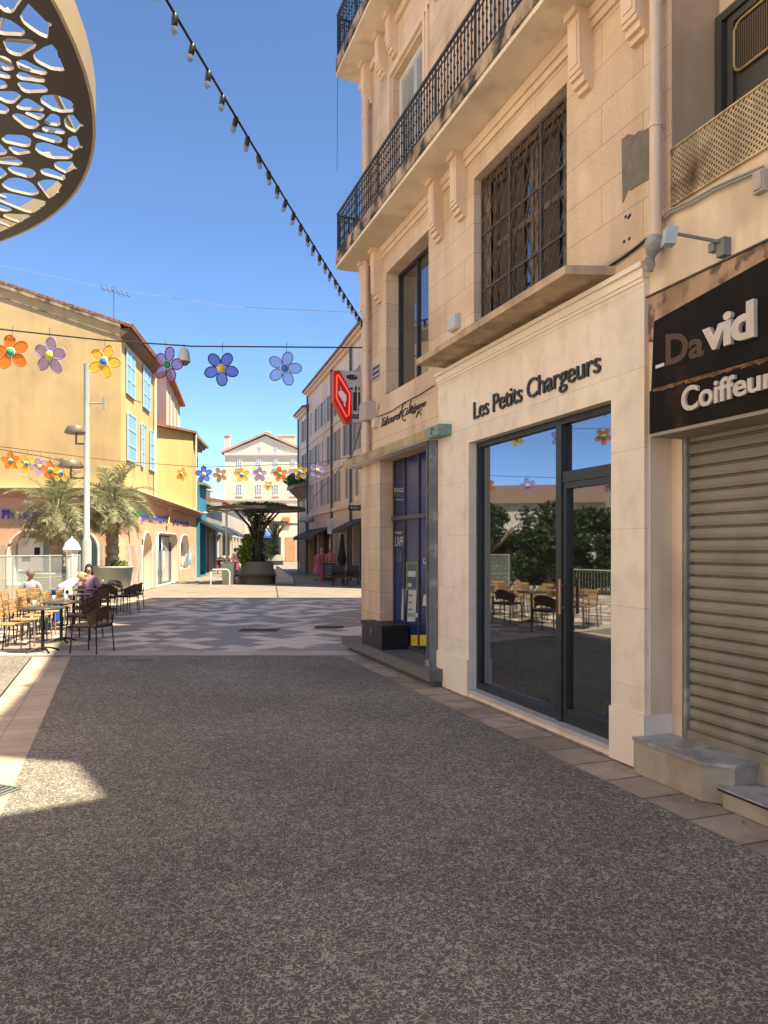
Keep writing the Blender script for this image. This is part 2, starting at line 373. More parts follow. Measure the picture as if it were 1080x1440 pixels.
# opening measurements (u from the jambs, z averaged over both ends)
w1 = (FA.u_(543), FA.u_(602.7), 4.25, (FA.z_(543, 383) + FA.z_(602, 325)) / 2, .25)
w1 = (w1[0], w1[1], (FA.z_(545, 555) + FA.z_(603, 520)) / 2, w1[3], .25)
w2 = (FA.u_(666.5), FA.u_(797), 4.02, (FA.z_(666.5, 252.6) + FA.z_(797, 114)) / 2, .22)
w3 = (FA.u_(553), FA.u_(597), 6.6, FA.z_(591, 45), .2)
uS = FA.u_(620)
dr = (FA.u_(534), uS - .05, .21, 3.08, .25)
sh = (FA.u_(659, .04), FA.u_(859.3, .04), FA.z_(860, 1049, .04), (FA.z_(659.7, 629, .04) + FA.z_(858.3, 553, .04)) / 2, .16)
w4 = (FA.u_(700), FA.u_(700) + (w3[1] - w3[0]) * 1.3, 6.6, w3[3], .2)
w5 = (FA.u_(700) + 3.2, FA.u_(700) + 3.2 + (w3[1] - w3[0]) * 1.3, 6.6, w3[3], .2)
mb = MB()
wall(mb, FA, 0, uE, 3.9, TOP, [w1, w2, w3, w4, w5]); wall(mb, FA, 0, uS, 0, 3.9, [dr])
# north end wall, roof and a solid core behind the openings
mb.poly([FA.W(0, 0, 0), FA.W(0, -5, 0), FA.W(0, -5, TOP), FA.W(0, 0, TOP)])
mb.box(.02, uE - .01, -5, -.55, 0, TOP, 0, FA); mb.box(.02, uE, -.55, -.001, TOP - .4, TOP, 0, FA)
mb.build('wall', STONE, BA)
# pale cladding of the shop
mb = MB(); wall(mb, FA, uS, uE, 0, 3.86, [sh], o=.04)
mb.poly([FA.W(uS, .04, 0), FA.W(uS, -.3, 0), FA.W(uS, -.3, 3.86), FA.W(uS, .04, 3.86)]); mb.poly([FA.W(uE, .04, 0), FA.W(uE, -.3, 0), FA.W(uE, -.3, 3.86), FA.W(uE, .04, 3.86)])
mb.poly([FA.W(uS, .04, 3.86), FA.W(uE, .04, 3.86), FA.W(uE, -.1, 3.86), FA.W(uS, -.1, 3.86)])
mb.build('shopfront_cladding', CLAD, BA)
# plinth blocks, threshold, cornice
pz = FA.z_(862, 993, .06)
mb = MB(); mb.box(uS, sh[0] - .001, .04, .062, 0, pz, 0, FA); mb.build('plinth', CLADM, BA)
mb = MB(); mb.box(sh[1] + .001, uE, .04, .062, 0, pz, 0, FA)
mb.box(uE - .001, uE + .022, -.25, .062, 0, pz, 0, FA)
mb.build('plinth', CLADM, BA)
mb = MB(); mb.box(sh[0] - .001, sh[1] + .001, -.12, .058, sh[2] - .035, sh[2] + .002, 0, FA); mb.build('threshold', mat('grey_marble_sill', (.42, .41, .4), .35, .12, 6), BA)
mb = MB(); mb.box(uS - .02, uE + .02, .0, .09, 3.86, 3.9, 0, FA); mb.box(uS, uE + .01, .0, .065, 3.79, 3.86, 0, FA); mb.box(uS + .01, uE, .04, .052, 3.76, 3.79, 0, FA); mb.build('cornice', CLADM, BA)
# sill slab over the shop
ua, ub = FA.u_(585, .4), FA.u_(795, .4)
mb = MB(); zb = 3.95; zt = 4.02
mb.prism([FA.W(ua, 0, zb), FA.W(ua, .4, zb), FA.W(ub, .4, zb), FA.W(ub + .12, 0, zb)], (0, 0, .072)); mb.build('window_sill', SILLM, BA)
# string course under the balcony + frames of openings
zs_ = FA.z_(650, 232)
mb = MB(); mb.box(0, uE, 0, .05, zs_ - .02, zs_ + .08, 0, FA); mb.box(0, uE, 0, .025, zs_ - .09, zs_ - .02, 0, FA)
mb.box(0, uE, 0, .05, zs_ + 3.1, zs_ + 3.22, 0, FA); mb.build('string_course', MOULD, BA)
for (A, B, C, D, _) in (w3, w4, w5):
    mb = MB()
    for k_, (e, oo) in enumerate(((.16, .03), (.1, .05))): 
        mb.box(A - e, A - e + .06, 0, oo, C, D + e, 0, FA); mb.box(B + e - .06, B + e, 0, oo, C, D + e, 0, FA); mb.box(A - e, B + e, 0, oo - .002, D + e - .06, D + e, 0, FA)
    mb.build('window_surround', MOULD, BA)
# corbels
def corbel(u, w_, z0, z1, dep=.16):
    mb = MB(); pr = [(0, z0), (.05, z0), (.05, z0 + .05), (.09, z0 + .05), (.09, z0 + .11), (.12, z0 + .11), (.12, z0 + .15), (.135, z0 + .15), (.145, z1 - .06), (.185, z1 - .06), (.185, z1), (0, z1)]
    mb.prism([FA.W(u - w_ / 2, o, z) for o, z in pr], FA.u.to_3d() * w_); mb.prism([FA.W(u - w_ / 2 + .03, o + .015 if o > 0 else 0, z + (.03 if z < z0 + .2 else 0)) for o, z in pr[:1] + [(.09, z0 + .17), (.13, z0 + .17), (.138, z1 - .1), (0, z1 - .1)]], FA.u.to_3d() * (w_ - .06))
    return mb.build('corbel', MOULD, BA)
BS0 = 6.34
for x, yb in ((511, 450), (527, 425), (610, 338), (641, 307), (812, 128), (888, 55)):
    corbel(FA.u_(x, .1), .17, FA.z_(x, yb, .1), BS0)
for x, yb in ((513, 148), (533, 108), (548, 78)): corbel(FA.u_(x, .1), .17, FA.z_(x, yb, .1), 9.52)
for k_ in (3.2, 5.2, 7): corbel(k_, .17, 8.7, 9.52)
# balconies
def balcony(z, zt_, rail, uEnd):
    OB = .47
    mb = MB(); uA = -.05
    out = [(uA, 0), (uA, OB - .12), (uA + .04, OB - .03), (uA + .14, OB), (uEnd, OB), (uEnd, 0)]
    mb.prism([FA.W(u, o, z + .05) for u, o in out], (0, 0, zt_ - z - .05), 1)
    mb.prism([FA.W(u + (.015 if u < 0.2 else 0), min(o, OB - .02), z) for u, o in out], (0, 0, .05), 0)
    s = mb.build('balcony', [SOFFIT, SLABF], BA)
    mb = MB(); o = OB - .04
    path = [(uA + .04, .02), (uA + .04, o - .08), (uA + .1, o), (uEnd, o)]
    for zz, r in ((zt_ + .07, .012), (rail, .022), (rail - .09, .01)): mb.tube([FA.W(u, q, zz) for u, q in path], r, 6)
    n = int((uEnd - uA) / .083)
    for i in range(n):
        u = uA + .12 + i * .083
        if u > uEnd: break
        big = i % 12 == 0; rr = .016 if big else .0085
        mb.tube([FA.W(u, o, zt_), FA.W(u, o, rail)], rr, 5, cap=False)
        if not big:
            zm = (zt_ + rail) / 2
            for zq in (zt_ + .16, zm, rail - .2): mb.lathe([(.006, -.03), (.018, 0), (.006, .03)], FA.W(u, o, zq), 5)
            if i % 2: mb.tube([FA.W(u - .03, o, rail - .09), FA.W(u + .01, o, rail - .13), FA.W(u + .045, o, rail - .09)], .006, 4, cap=False)
    for q in [.05 + .08 * k for k in range(5)]: mb.tube([FA.W(uA + .04, q, zt_), FA.W(uA + .04, q, rail)], .009, 5, cap=False)
    mb.build('railing', IRON, s)
balcony(BS0, 6.56, FA.z_(470, 306, .45), uE - .02)
balcony(9.52, 9.74, 10.5, uE - .02)
# small cream sub-panel of the soffit
mb = MB(); mb.box(.02, 2.15, .03, .43, BS0 - .006, BS0 - .001, 0, FA); mb.build('soffit_panel', mat('fresh_soffit_paint', (.6, .5, .39), .8, .05), BA)
# windows
def near_window(hole, mull, mt, gl=GLASSW, t=.045, tr=None, name='window'):
    A, B, C, D, dp = hole; o = -dp
    mb = MB(); rect_frame(mb, FA, A, B, C, D, t, o, o + .05)
    for m_ in mull: mb.box(A + (B - A) * m_ - t / 2, A + (B - A) * m_ + t / 2, o, o + .045, C + t, D - t, 0, FA)
    if tr: mb.box(A + t, B - t, o, o + .042, tr - t / 2, tr + t / 2, 0, FA)
    f = mb.build(name, mt, BA); mb = MB(); mb.poly([FA.W(A, o + .015, C), FA.W(B, o + .015, C), FA.W(B, o + .015, D), FA.W(A, o + .015, D)]); mb.build('pane', gl, f); return f
near_window(w1, (.45,), FRAME)
SHUT = mat('grey_louvre_shutter', (.46, .47, .47), .6, .05, 3, wave=22)
for hole in (w3, w4, w5):
    A, B, C, D, dp = hole
    mb = MB(); rect_frame(mb, FA, A, B, C, D, .05, -.16, -.1); mb.build('window', WHITE, BA)
    for k_ in range(2):
        p0 = A + .05 + k_ * (B - A - .1) / 2; p1 = p0 + (B - A - .1) / 2 - .006
        mb = MB(); rect_frame(mb, FA, p0, p1, C + .05, D - .05, .05, -.15, -.11)
        z = C + .1
        while z < D - .12: mb.hexa([FA.W(p0 + .05, -.15, z + .03), FA.W(p1 - .05, -.15, z + .03), FA.W(p1 - .05, -.14, z + .04), FA.W(p0 + .05, -.14, z + .04), FA.W(p0 + .05, -.12, z), FA.W(p1 - .05, -.12, z), FA.W(p1 - .05, -.11, z + .01), FA.W(p0 + .05, -.11, z + .01)]); z += .045
        mb.build('shutter', SHUT, BA)
    mb = MB(); mb.poly([FA.W(A, -.18, C), FA.W(B, -.18, C), FA.W(B, -.18, D), FA.W(A, -.18, D)]); mb.build('pane', DARKR, BA)
# barred window
gw = near_window((w2[0], w2[1], w2[2], w2[3], .3), (.22, .45, .5, .78), mat('aged_window_frame', (.16, .12, .09), .6, .3, 9), GLASSW, .06, tr=w2[3] - .75)
mb = MB()
for (q0, q1) in ((.06, .2), (.26, .36), (.55, .72)):
    n = 14; rows = []
    for z in (w2[2] + .1, w2[3] - .1): rows.append([FA.W(w2[0] + (w2[1] - w2[0]) * (q0 + (q1 - q0) * i / n), -.275 + .012 * math.sin(i * 2.3), z) for i in range(n + 1)])
    mb.grid(rows)
mb.build('curtain', mat('dusty_curtain', (.08, .062, .05), .9, .2, 6), gw)
mb = MB(); A, B, C, D, _ = w2; o = -.1; z0 = C - .02
rect_frame(mb, FA, A + .01, B - .01, C + .06, D - .02, .025, o - .01, o + .015)
for q in (.36, .69): mb.box(A + (B - A) * q - .014, A + (B - A) * q + .014, o - .012, o + .02, C + .06, D - .02, 0, FA)
for q in (.33, .66, .08): mb.box(A + .01, B - .01, o - .008, o + .012, C + (D - C) * q - .012, C + (D - C) * q + .012, 0, FA)
def clipseg(p, d, A, B, C, D):
    t0, t1 = -99, 99
    for k_, (lo, hi) in enumerate(((A, B), (C, D))):
        if abs(d[k_]) < 1e-9: continue
        ta, tb = (lo - p[k_]) / d[k_], (hi - p[k_]) / d[k_]; t0 = max(t0, min(ta, tb)); t1 = min(t1, max(ta, tb))
    return (t0, t1) if t1 > t0 + .02 else None
for sgn in (1, -1):
    for i in range(-30, 60):
        p = (A + i * .16, C + .06); d = (.5 * sgn, 1)
        s = clipseg(p, d, A + .02, B - .02, C + .07, D - .03)
        if s: mb.tube([FA.W(p[0] + d[0] * s[0], o + .01 * sgn, p[1] + d[1] * s[0]), FA.W(p[0] + d[0] * s[1], o + .01 * sgn, p[1] + d[1] * s[1])], .0075, 4, cap=False)
mb.build('window_grille', RUST, BA)
mb = MB(); mb.tube([FA.W(A - .05, .12, 4.19), FA.W(B, .12, 4.19)], .022, 8); mb.tube([FA.W(A - .05, .12, 4.19), FA.W(A - .05, .0, 4.19)], .012, 6); mb.tube([FA.W(B - .05, .12, 4.19), FA.W(B - .05, -.1, 4.19)], .012, 6)
mb.build('guard_bar', RUST, BA)
# shop glazing
A, B, C, D, dp = sh; o = .04 - dp
um = FA.u_(790.5, o + .04); tz = FA.z_(797, 672, o)
sf = MB(); fo = o + .06
sf.box(A, A + .05, o, fo, C, D, 0, FA); sf.box(B - .045, B, o, fo, C, D, 0, FA); sf.box(A + .05, B - .045, o, fo, D - .06, D, 0, FA); sf.box(A + .05, um - .045, o, fo, C, C + .075, 0, FA)
sf.box(um - .045, um + .045, o, fo + .02, C, D - .06, 0, FA); sf.box(um + .045, B - .045, o, fo + .01, tz - .05, tz + .05, 0, FA)
sfo = sf.build('shop_window', FRAME, BA)
mb = MB(); g = o + .02; mb.poly([FA.W(A + .05, g, C + .07), FA.W(um - .045, g, C + .07), FA.W(um - .045, g, D - .06), FA.W(A + .05, g, D - .06)]); mb.build('pane', GLASS, sfo)
mb = MB(); mb.poly([FA.W(um + .045, g, tz + .05), FA.W(B - .045, g, tz + .05), FA.W(B - .045, g, D - .06), FA.W(um + .045, g, D - .06)]); mb.build('pane', GLASS, sfo)
mb = MB(); rect_frame(mb, FA, um + .048, B - .048, C + .004, tz - .054, .055, o + .01, fo + .004); mb.box(um + .1, B - .1, o + .01, fo, C + .06, C + .14, 0, FA)
dro = mb.build('door', FRAME, BA)
mb = MB(); mb.poly([FA.W(um + .1, g + .004, C + .14), FA.W(B - .1, g + .004, C + .14), FA.W(B - .1, g + .004, tz - .1), FA.W(um + .1, g + .004, tz - .1)]); mb.build('pane', GLASS, dro)
BRONZE = mat('bronze_handle', (.32, .19, .11), .35, .1, 5, metal=.7)
hu = um + .085; h0, h1 = FA.z_(805, 865, fo), FA.z_(805, 815, fo)
mb = MB(); mb.tube([FA.W(hu, fo + .06, h0), FA.W(hu, fo + .06, h1)], .016, 10)
for zz in (h0 + .06, h1 - .06): mb.tube([FA.W(hu, fo, zz), FA.W(hu, fo + .06, zz)], .01, 8)
mb.build('door_handle', BRONZE, dro)
# side shop (film covered) : glazing
A, B, C, D, dp = dr; o = -dp; NAVY = mat('navy_window_film', (.009, .022, .12), .25, .3, 1.2, spec=.4, col2=(.035, .03, .05), c2=(.48, .68), c2s=.8)
mb = MB(); m1, m2 = FA.u_(571, o), FA.u_(591, o); zh = FA.z_(580, 727, o)
for q0, q1 in ((A, A + .04), (m1 - .02, m1 + .02), (m2 - .02, m2 + .02), (B - .04, B)): mb.box(q0, q1, o, o + .035, C, D, 0, FA)
mb.box(A - .03, B, o, o + .06, zh - .03, zh + .03, 0, FA); mb.box(A, B, o, o + .03, C, C + .05, 0, FA)
sw = mb.build('shop_window', mat('brown_window_bars', (.06, .05, .045), .4, .2), BA)
mb = MB(); mb.poly([FA.W(A, o + .012, C), FA.W(B, o + .012, C), FA.W(B, o + .012, D), FA.W(A, o + .012, D)]); mb.build('window_film', NAVY, sw)
YEL = mat('film_yellow', (.55, .42, .02), .4, .05); WH = mat('film_white', (.42, .42, .4), .4, .05); LIME = mat('film_lime', (.13, .18, .03), .4, .1); PHONE = mat('film_phone_blue', (.03, .045, .11), .3, .1)
mb = MB(); g = o + .016
def decal(x0, y0, x1, y1, mi, oo=0, sk=0):
    p = [FA.at(x0, y1, g), FA.at(x1, y1, g), FA.at(x1 + sk, y0, g), FA.at(x0 + sk, y0, g)]
    mb.prism([FA.W(u, g + oo, z) for u, z in p], FA.n.to_3d() * .001, mi)
decal(578, 893, 604.5, 908, 0)
decal(573, 862, 588, 868, 1); decal(564, 828, 569.5, 872, 1, 0, 2); decal(572.5, 830, 584, 874, 1, 0, 2)
decal(571, 790, 587.5, 830, 2, 0, 0); decal(573, 793, 585.5, 828, 3, .002, 0); decal(574, 803, 585, 811, 1, .004); decal(574, 820, 579, 825, 1, .004)
decal(594, 836, 602, 852, 1, 0, 2); decal(557, 772, 566, 792, 3, 0); decal(558.5, 786, 566, 788, 2, .002)
for y in (836, 846, 856): decal(575, y, 580, y + 2, 3, .004)
for (t_, q, mi_, sh_) in (("L'APP", (555.5, 768, 568.5, 754), 1, .25), ("ACTUELLEMENT", (555.5, 751, 566, 747.5), 1, 0), ("BOULEZ", (555, 692, 568.5, 686), 1, 0), ("RUNDZ", (555, 698.5, 568.5, 693.5), 2, 0), ("SUIVEZ NOUS", (557, 703.5, 568, 701.5), 1, 0), ("G-ST", (596, 683, 604, 677), 2, 0), ("GA", (595.5, 793, 603, 785), 1, 0)):
    x0, y0, x1, y1 = q
    text_on(mb, FA, t_, [FA.at(x0, y0, g), FA.at(x1, y0, g), FA.at(x1, y1, g), FA.at(x0, y1, g)], g + .004, .001, .01, sh_, mi=mi_)
mb.lathe([(.0, -.001), (.03, 0), (.03, .001), (0, .0015)], (0, 0, 0), 3) if False else None
mb.build('film_print', [YEL, WH, LIME, PHONE], sw)
# canopy slab, steel post, ledge
ua, ub = FA.u_(482, .2), FA.u_(601, .2)
CAN = mat('stained_canopy_edge', (.4, .31, .17), .7, .2, 4, .3, 40, stain=.6)
mb = MB(); mb.box(ua, ub, .0, .2, 3.085, 3.2, 0, FA); mb.box(ua, ub, 0.0, .12, 3.2, 3.23, 0, FA); mb.prism([FA.W(ua, .2, 3.085), FA.W(ua, -.3, 3.085), FA.W(0, -.3, 3.085), FA.W(0, 0, 3.085), FA.W(ua + .001, 0, 3.085)], (0, 0, .115)); cn = mb.build('canopy', CAN, BA)
mb = MB(); mb.box(ua + .03, ub, .01, .18, 3.075, 3.085, 0, FA); mb.build('canopy_soffit', WHITE, cn)
mb = MB(); gu = FA.u_(618, .2); mb.box(ub, gu, .041, .205, 3.08, 3.21, 0, FA); mb.box(ub + .02, gu - .02, .205, .212, 3.1, 3.19, 0, FA)
gb = mb.build('steel_bracket', mat('verdigris_steel', (.16, .27, .23), .6, .2, 20), BA)
mb = MB(); c = FA.W((ub + gu) / 2, .215, 3.145); mb.tube([c + (FA.u.to_3d() * math.cos(t) + Vector((0, 0, math.sin(t)))) * .04 for t in [k * .6 for k in range(9)]], .006, 5); mb.build('ring', BLACKM, gb)
mb = MB(); pu1 = uS - .002; pu0 = pu1 - .12
mb.box(pu0, pu0 + .012, .02, .15, .02, 3.075, 0, FA); mb.box(pu1 - .012, pu1, .02, .15, .02, 3.075, 0, FA); mb.box(pu0 + .012, pu1 - .012, .1, .112, .02, 3.075, 0, FA)
mb.box(pu0 - .01, pu1 + .0, .015, .165, 0.005, .3, 0, FA)
mb.build('steel_post', GREY, BA)
mb = MB()
for zz in (2.3, 2.45, 2.62, 2.75, 2.85):
    mb.box(pu0 + .03 + .03 * (zz % .2), pu0 + .055 + .03 * (zz % .2), .112, .114, zz, zz + .03, 0, FA)
mb.build('bolt_hole', BLACKM, BA)
ua, ub = FA.u_(481, .24), FA.u_(604, .24)
mb = MB(); mb.box(ua, ub, -.25, .24, .07, .2, 0, FA); mb.box(ua - .01, ub, -.25, .25, .2, .213, 0, FA); mb.build('ledge', ZINC, BA)
mb = MB(); mb.box(ua + .2, ub - .02, -.2, .18, -.01, .07, 0, FA); mb.build('ledge_base', mat('dark_stone_base', (.09, .075, .06), .9), BA)
# mortar patch, holes, junction line
mb = MB(); pp = [(875, 196), (884, 189), (893, 190), (899, 184), (908, 183), (915, 178), (915.5, 252), (905, 257), (896, 262), (888, 268), (883, 268), (880, 277), (876, 286)]
mb.prism([FA.W(*(lambda q: (q[0], .0, q[1]))(FA.at(x, y))) for x, y in pp], FA.n.to_3d() * .006); mb.build('mortar_patch', mat('grey_mortar', (.17, .145, .115), .95, .2, 12, .5, 60), BA)
mb = MB()
for x, y in ((886, 303), (884, 306), (878, 340), (885, 336), (880, 305)):
    u, z = FA.at(x, y); mb.box(u - .012, u + .014, .0, .004, z - .01, z + .012, 0, FA)
mb.build('wall_hole', BLACKM, BA)
mb = MB()
pts = [(845, 381), (858, 376), (880, 362), (897, 349), (913, 336)]
mb.tube([FA.W(FA.at(x, y)[0], .02, FA.at(x, y)[1]) for x, y in pts], .012, 6); mb.build('cable', BLACKM, BA)

# drain pipes
def pipe(fr, x, o, r, segs, label, collars, shoe=None):
    u = fr.u_(x, o); t = thing('drainpipe', label, 'drainpipe', fr.W(u, o, segs[0][0]))
    mb = MB()
    for z0, z1 in segs: mb.tube([fr.W(u, o, z0), fr.W(u, o, z1)], r, 14)
    mb.build('pipe', PVC, t); mb = MB()
    for z in collars: mb.tube([fr.W(u, o, z - .02), fr.W(u, o, z + .02)], r + .008, 14); mb.box(u - .01, u + .01, 0, o, z - .01, z + .01, 0, fr)
    mb.build('collar', PVC, t); return t, u
pipe(FA, 514.5, .09, .055, [(3.1, BS0 - .01), (6.57, 9.5), (9.75, TOP)], 'beige drainpipe at the corner behind the red diamond sign', [3.4, 4.2, 4.9, 5.6, 7.4, 8.6])
t2, u2 = pipe(FA, 922, .08, .045, [(FA.z_(922, 335, .08), TOP)], 'beige drainpipe between the corner building and the hairdresser', [FA.z_(922, 176, .08), 7])
mb = MB(); z = FA.z_(922, 335, .08); mb.tube([FA.W(u2, .08, z + .01), FA.W(u2 - .01, .09, z - .06), FA.W(u2 - .05, .1, z - .17), FA.W(u2 - .07, .09, z - .23)], .05, 10, rs=[.06, .075, .05, .035]); mb.build('pipe_shoe', mat('crumbling_cement', (.3, .28, .26), .9, .3, 20, .6, 40), t2)

# shop sign lettering
def wall_text(name, label, cat, txt, q, o, th, m, bold=0, shear=0, space=1, fr=FA, mats=None):
    qq = [fr.at(x, y, o) for x, y in q]
    mb = MB(); text_on(mb, fr, txt, qq, o + .003, th, bold, shear, space)
    return mb.build(name, m, base=fr.W(qq[0][0], o, qq[0][1]), label=label, cat=cat)
wall_text('shop_lettering', 'dark raised letters Les Petits Chargeurs on the pale shopfront', 'sign lettering', 'Les Petits Chargeurs', [(667.5, 598), (846, 533), (846, 491), (667.5, 566)], .04, .018, mat('dark_letters', (.03, .028, .028), .5), .004, 0, .96)
o_ = wall_text('shop_lettering', 'thin handwritten style lettering over the canopy of the side shop', 'sign lettering', 'Taboureli Collegane', [(537, 605), (600, 573), (600, 561), (537, 589)], 0, .012, BLACKM, -.004, .5, .85)
mb = MB(); text_on(mb, FA, 'F.', [FA.at(585, 588), FA.at(594, 583), FA.at(594, 575), FA.at(585, 580)], .003, .01, 0, .4)
q = [FA.at(564, 594), FA.at(574, 566)]
def arc(c, ru, rz_, t0, t1, n=10): return [FA.W(c[0] + ru * math.cos(t0 + (t1 - t0) * i / n), .012, c[1] + rz_ * math.sin(t0 + (t1 - t0) * i / n)) for i in range(n + 1)]
c0 = FA.at(569.5, 579); mb.tube(arc(c0, .1, .13, .9, 5.2), .008, 5); c1 = FA.at(581, 571); mb.tube(arc(c1, .1, .1, 2, 6.5), .007, 5)
mb.build('letter_flourish', BLACKM, o_)
# street name plate
mb = MB(); A, z1 = FA.at(524.5, 517); B, z0 = FA.at(535, 537.5)
z0 = FA.z_(524.5, 538); mb.box(A, B, 0, .012, z0, z1, 0, FA); mb.box(A + .015, B - .015, .012, .014, z0 + .03, z1 - .02, 1, FA); mb.box(A + .04, B - .04, .014, .016, (z0 + z1) / 2 + .02, (z0 + z1) / 2 + .05, 0, FA); mb.box(A + .03, B - .03, .014, .016, (z0 + z1) / 2 - .06, (z0 + z1) / 2 - .03, 0, FA)
mb.build('street_plate', [mat('plate_white', (.4, .4, .4)), mat('plate_blue', (.06, .07, .11))], base=FA.W(A, 0, z0), label='small dark street name plate on the corner wall', cat='sign')
# small boxes on the wall
def wbox(name, label, cat, fr, x0, y0, x1, y1, dep, m, lid=None, o=0):
    A, z1 = fr.at(x0, y0, o); B, _ = fr.at(x1, y0, o); z0 = fr.at(x0, y1, o)[1]
    t = thing(name, label, cat, fr.W(A, o, z0)); mb = MB(); mb.box(A, B, o, o + dep, z0, z1, 0, fr); mb.build('housing', m, t)
    mb = MB(); mb.box(A + .01, B - .01, o + dep, o + dep + .012, z0 + .015, z1 - .015, 0, fr); mb.build('lid', lid or m, t); return t
BX = mat('grey_box', (.42, .36, .31), .6, .1)
wbox('junction_box', 'grey metal electrical box beside the red diamond sign', 'electrical box', FA, 519, 570, 529, 595, .16, BX)
wbox('junction_box', 'small cream box left of the handwritten lettering', 'electrical box', FA, 528, 590, 533, 603, .06, CREAMP)
wbox('junction_box', 'pale grey doorbell box on the wall left of the barred window', 'electrical box', FA, 637, 448, 648, 468, .06, mat('light_grey_box', (.5, .5, .48), .5))
# the loose cable of the side shop
mb = MB(); pts = [(534, 570), (531, 586), (538, 584), (552, 578), (572, 565), (590, 556), (612, 542)]
mb.tube([FA.W(FA.at(x, y)[0], .015, FA.at(x, y)[1]) for x, y in pts], .007, 5)
mb.build('wall_cable', BLACKM, base=FA.W(FA.at(534, 570)[0], 0, 4.2), label='black cable clipped above the handwritten lettering', cat='cable')
# black chest on the ledge
A = FA.u_(508, .3); B = FA.u_(576, .3)
CH = thing('storage_chest', 'black chest with a flat lid standing on the ledge', 'chest', FA.W(A, .2, .25))
A = FA.u_(524, .28); B = A + .78; zc = .215
A = FA.u_(508, .21) ; B = A + .95
mb = MB(); mb.box(A, B, -.22, .2, zc, zc + .31, 0, FA); mb.build('body', BLACKM, CH)
mb = MB(); mb.box(A - .015, B + .015, -.23, .215, zc + .31, zc + .36, 0, FA); mb.build('lid', mat('worn_black', (.02, .02, .021), .5, .3, 9), CH)
mb = MB(); m_ = (A + B) / 2; mb.box(m_ - .03, m_ + .03, .2, .212, zc + .2, zc + .29, 0, FA); mb.box(A - .012, A, -.0, .12, zc + .16, zc + .19, 0, FA); mb.build('latch', ZINC, CH)

# tobacco style hanging sign
TP = Plane((FA.W(-.02, .03, 0)).xy, (-.9409, -.3387), False)
TS = thing('hanging_sign', 'red elongated diamond sign beside a pale panel hung off the corner', 'sign', TP.W(.1, 0, 4.0))
def tz(x, y): return TP.at(x, y)
mb = MB(); gp = [(475, 521), (507, 523), (507, 594.5), (494, 594.5), (493, 555), (478, 524)]
mb.prism([TP.W(tz(x, y)[0], -.09, tz(x, y)[1]) for x, y in gp], TP.n.to_3d() * .12); mb.build('panel', mat('sign_pale_grey', (.4, .43, .47), .5, .03), TS)
RED = mat('sign_red', (.5, .015, .015), .4, .05); REDL = mat('sign_red_tubes', (.85, .06, .04), .4, .05, emit=.35)
rp = [(468.5, 522), (476, 521.5), (493, 553), (493.5, 595), (485, 595), (468.5, 564)]
mb = MB(); mb.prism([TP.W(tz(x, y)[0], -.12, tz(x, y)[1]) for x, y in rp], TP.n.to_3d() * .17); mb.build('diamond', RED, TS)
ip = [(472.5, 529), (475, 528.5), (490.5, 555), (489.5, 584), (486, 587), (472, 560), (472.5, 529)]
mb = MB(); mb.tube([TP.W(tz(x, y)[0], .055, tz(x, y)[1]) for x, y in ip], .011, 6); mb.build('light_tube', REDL, TS)
mb = MB(); wp = [(477, 543), (479, 550), (485.5, 556), (485.5, 565), (484, 566), (484.5, 573), (482.5, 571), (482, 566), (478, 561), (475, 555), (475, 551), (478, 551)]
mb.prism([TP.W(tz(x, y)[0], .05, tz(x, y)[1]) for x, y in wp], TP.n.to_3d() * .01); mb.build('emblem', mat('emblem_white', (.7, .68, .68), .5), TS)
mb = MB()
def tb(x0, y0, x1, y1, mi=0):
    mb.prism([TP.W(tz(x, y)[0], .03, tz(x, y)[1]) for x, y in ((x0, y1), (x1, y1), (x1, y0), (x0, y0))], TP.n.to_3d() * .006, mi)
tb(495.8, 552, 501, 578); tb(503, 552, 505.5, 578); tb(491.5, 545.5, 495.5, 548.5); tb(498.5, 544, 500.5, 551); tb(503.3, 545, 505, 549)
tb(495, 583, 506, 589); tb(496.2, 584.5, 498, 587.5, 1); tb(499.5, 584.5, 501, 587.5, 1); tb(502.5, 584.5, 505, 587.5, 1)
mb.prism([TP.W(tz(494, 531)[0] + .1 * math.cos(t), .03, tz(494, 531)[1] + .045 * math.sin(t)) for t in [k * math.pi / 6 for k in range(12)]], TP.n.to_3d() * .006)
tb(488, 529, 490.5, 531, 1); tb(492, 530.5, 494.5, 532, 1); tb(496.5, 529, 500, 531, 1)
mb.build('pictogram', [mat('sign_black', (.02, .025, .025), .5), mat('sign_offwhite', (.6, .62, .6), .5)], TS)
mb = MB(); mb.tube([TP.W(.02, -.03, 4.38), TP.W(-.25, -.03, 4.36)], .015, 6); mb.build('bracket', ZINC, TS)

# ================================================================== HAIRDRESSER BUILDING
BD = thing('hairdresser_building', 'beige building with a shuttered hairdresser under a dark sign board', 'building', FA.W(uE, 0, 0))
ud = FA.u_(945); uEND = uE + 9.0
dh = (uE + .02, uE + 3.2, 0, 2.85, .27); lh = (ud, uE + 3.4, FA.z_(945, 290), 7.2, .45)
mb = MB(); wall(mb, FA, uE + .0005, uEND, 0, 8.5, [dh, lh]); mb.box(uE + .01, uEND, -9, -.5, 0, 8.3, 0, FA)
mb.build('wall', CREAMP, BD)
mb = MB(); wall(mb, FA, uE + .001, ud - .0, lh[2] + .02, 8.5, [], o=.004); mb.build('stone_strip', STONE, BD)
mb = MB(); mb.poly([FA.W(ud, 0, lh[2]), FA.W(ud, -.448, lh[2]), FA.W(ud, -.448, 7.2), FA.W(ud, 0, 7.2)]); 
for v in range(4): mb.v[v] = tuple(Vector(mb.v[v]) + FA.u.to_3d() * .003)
mb.build('loggia_reveal', mat('brown_reveal', (.42, .3, .2), .85, .15, 2, .3, 20, stain=.4), BD)
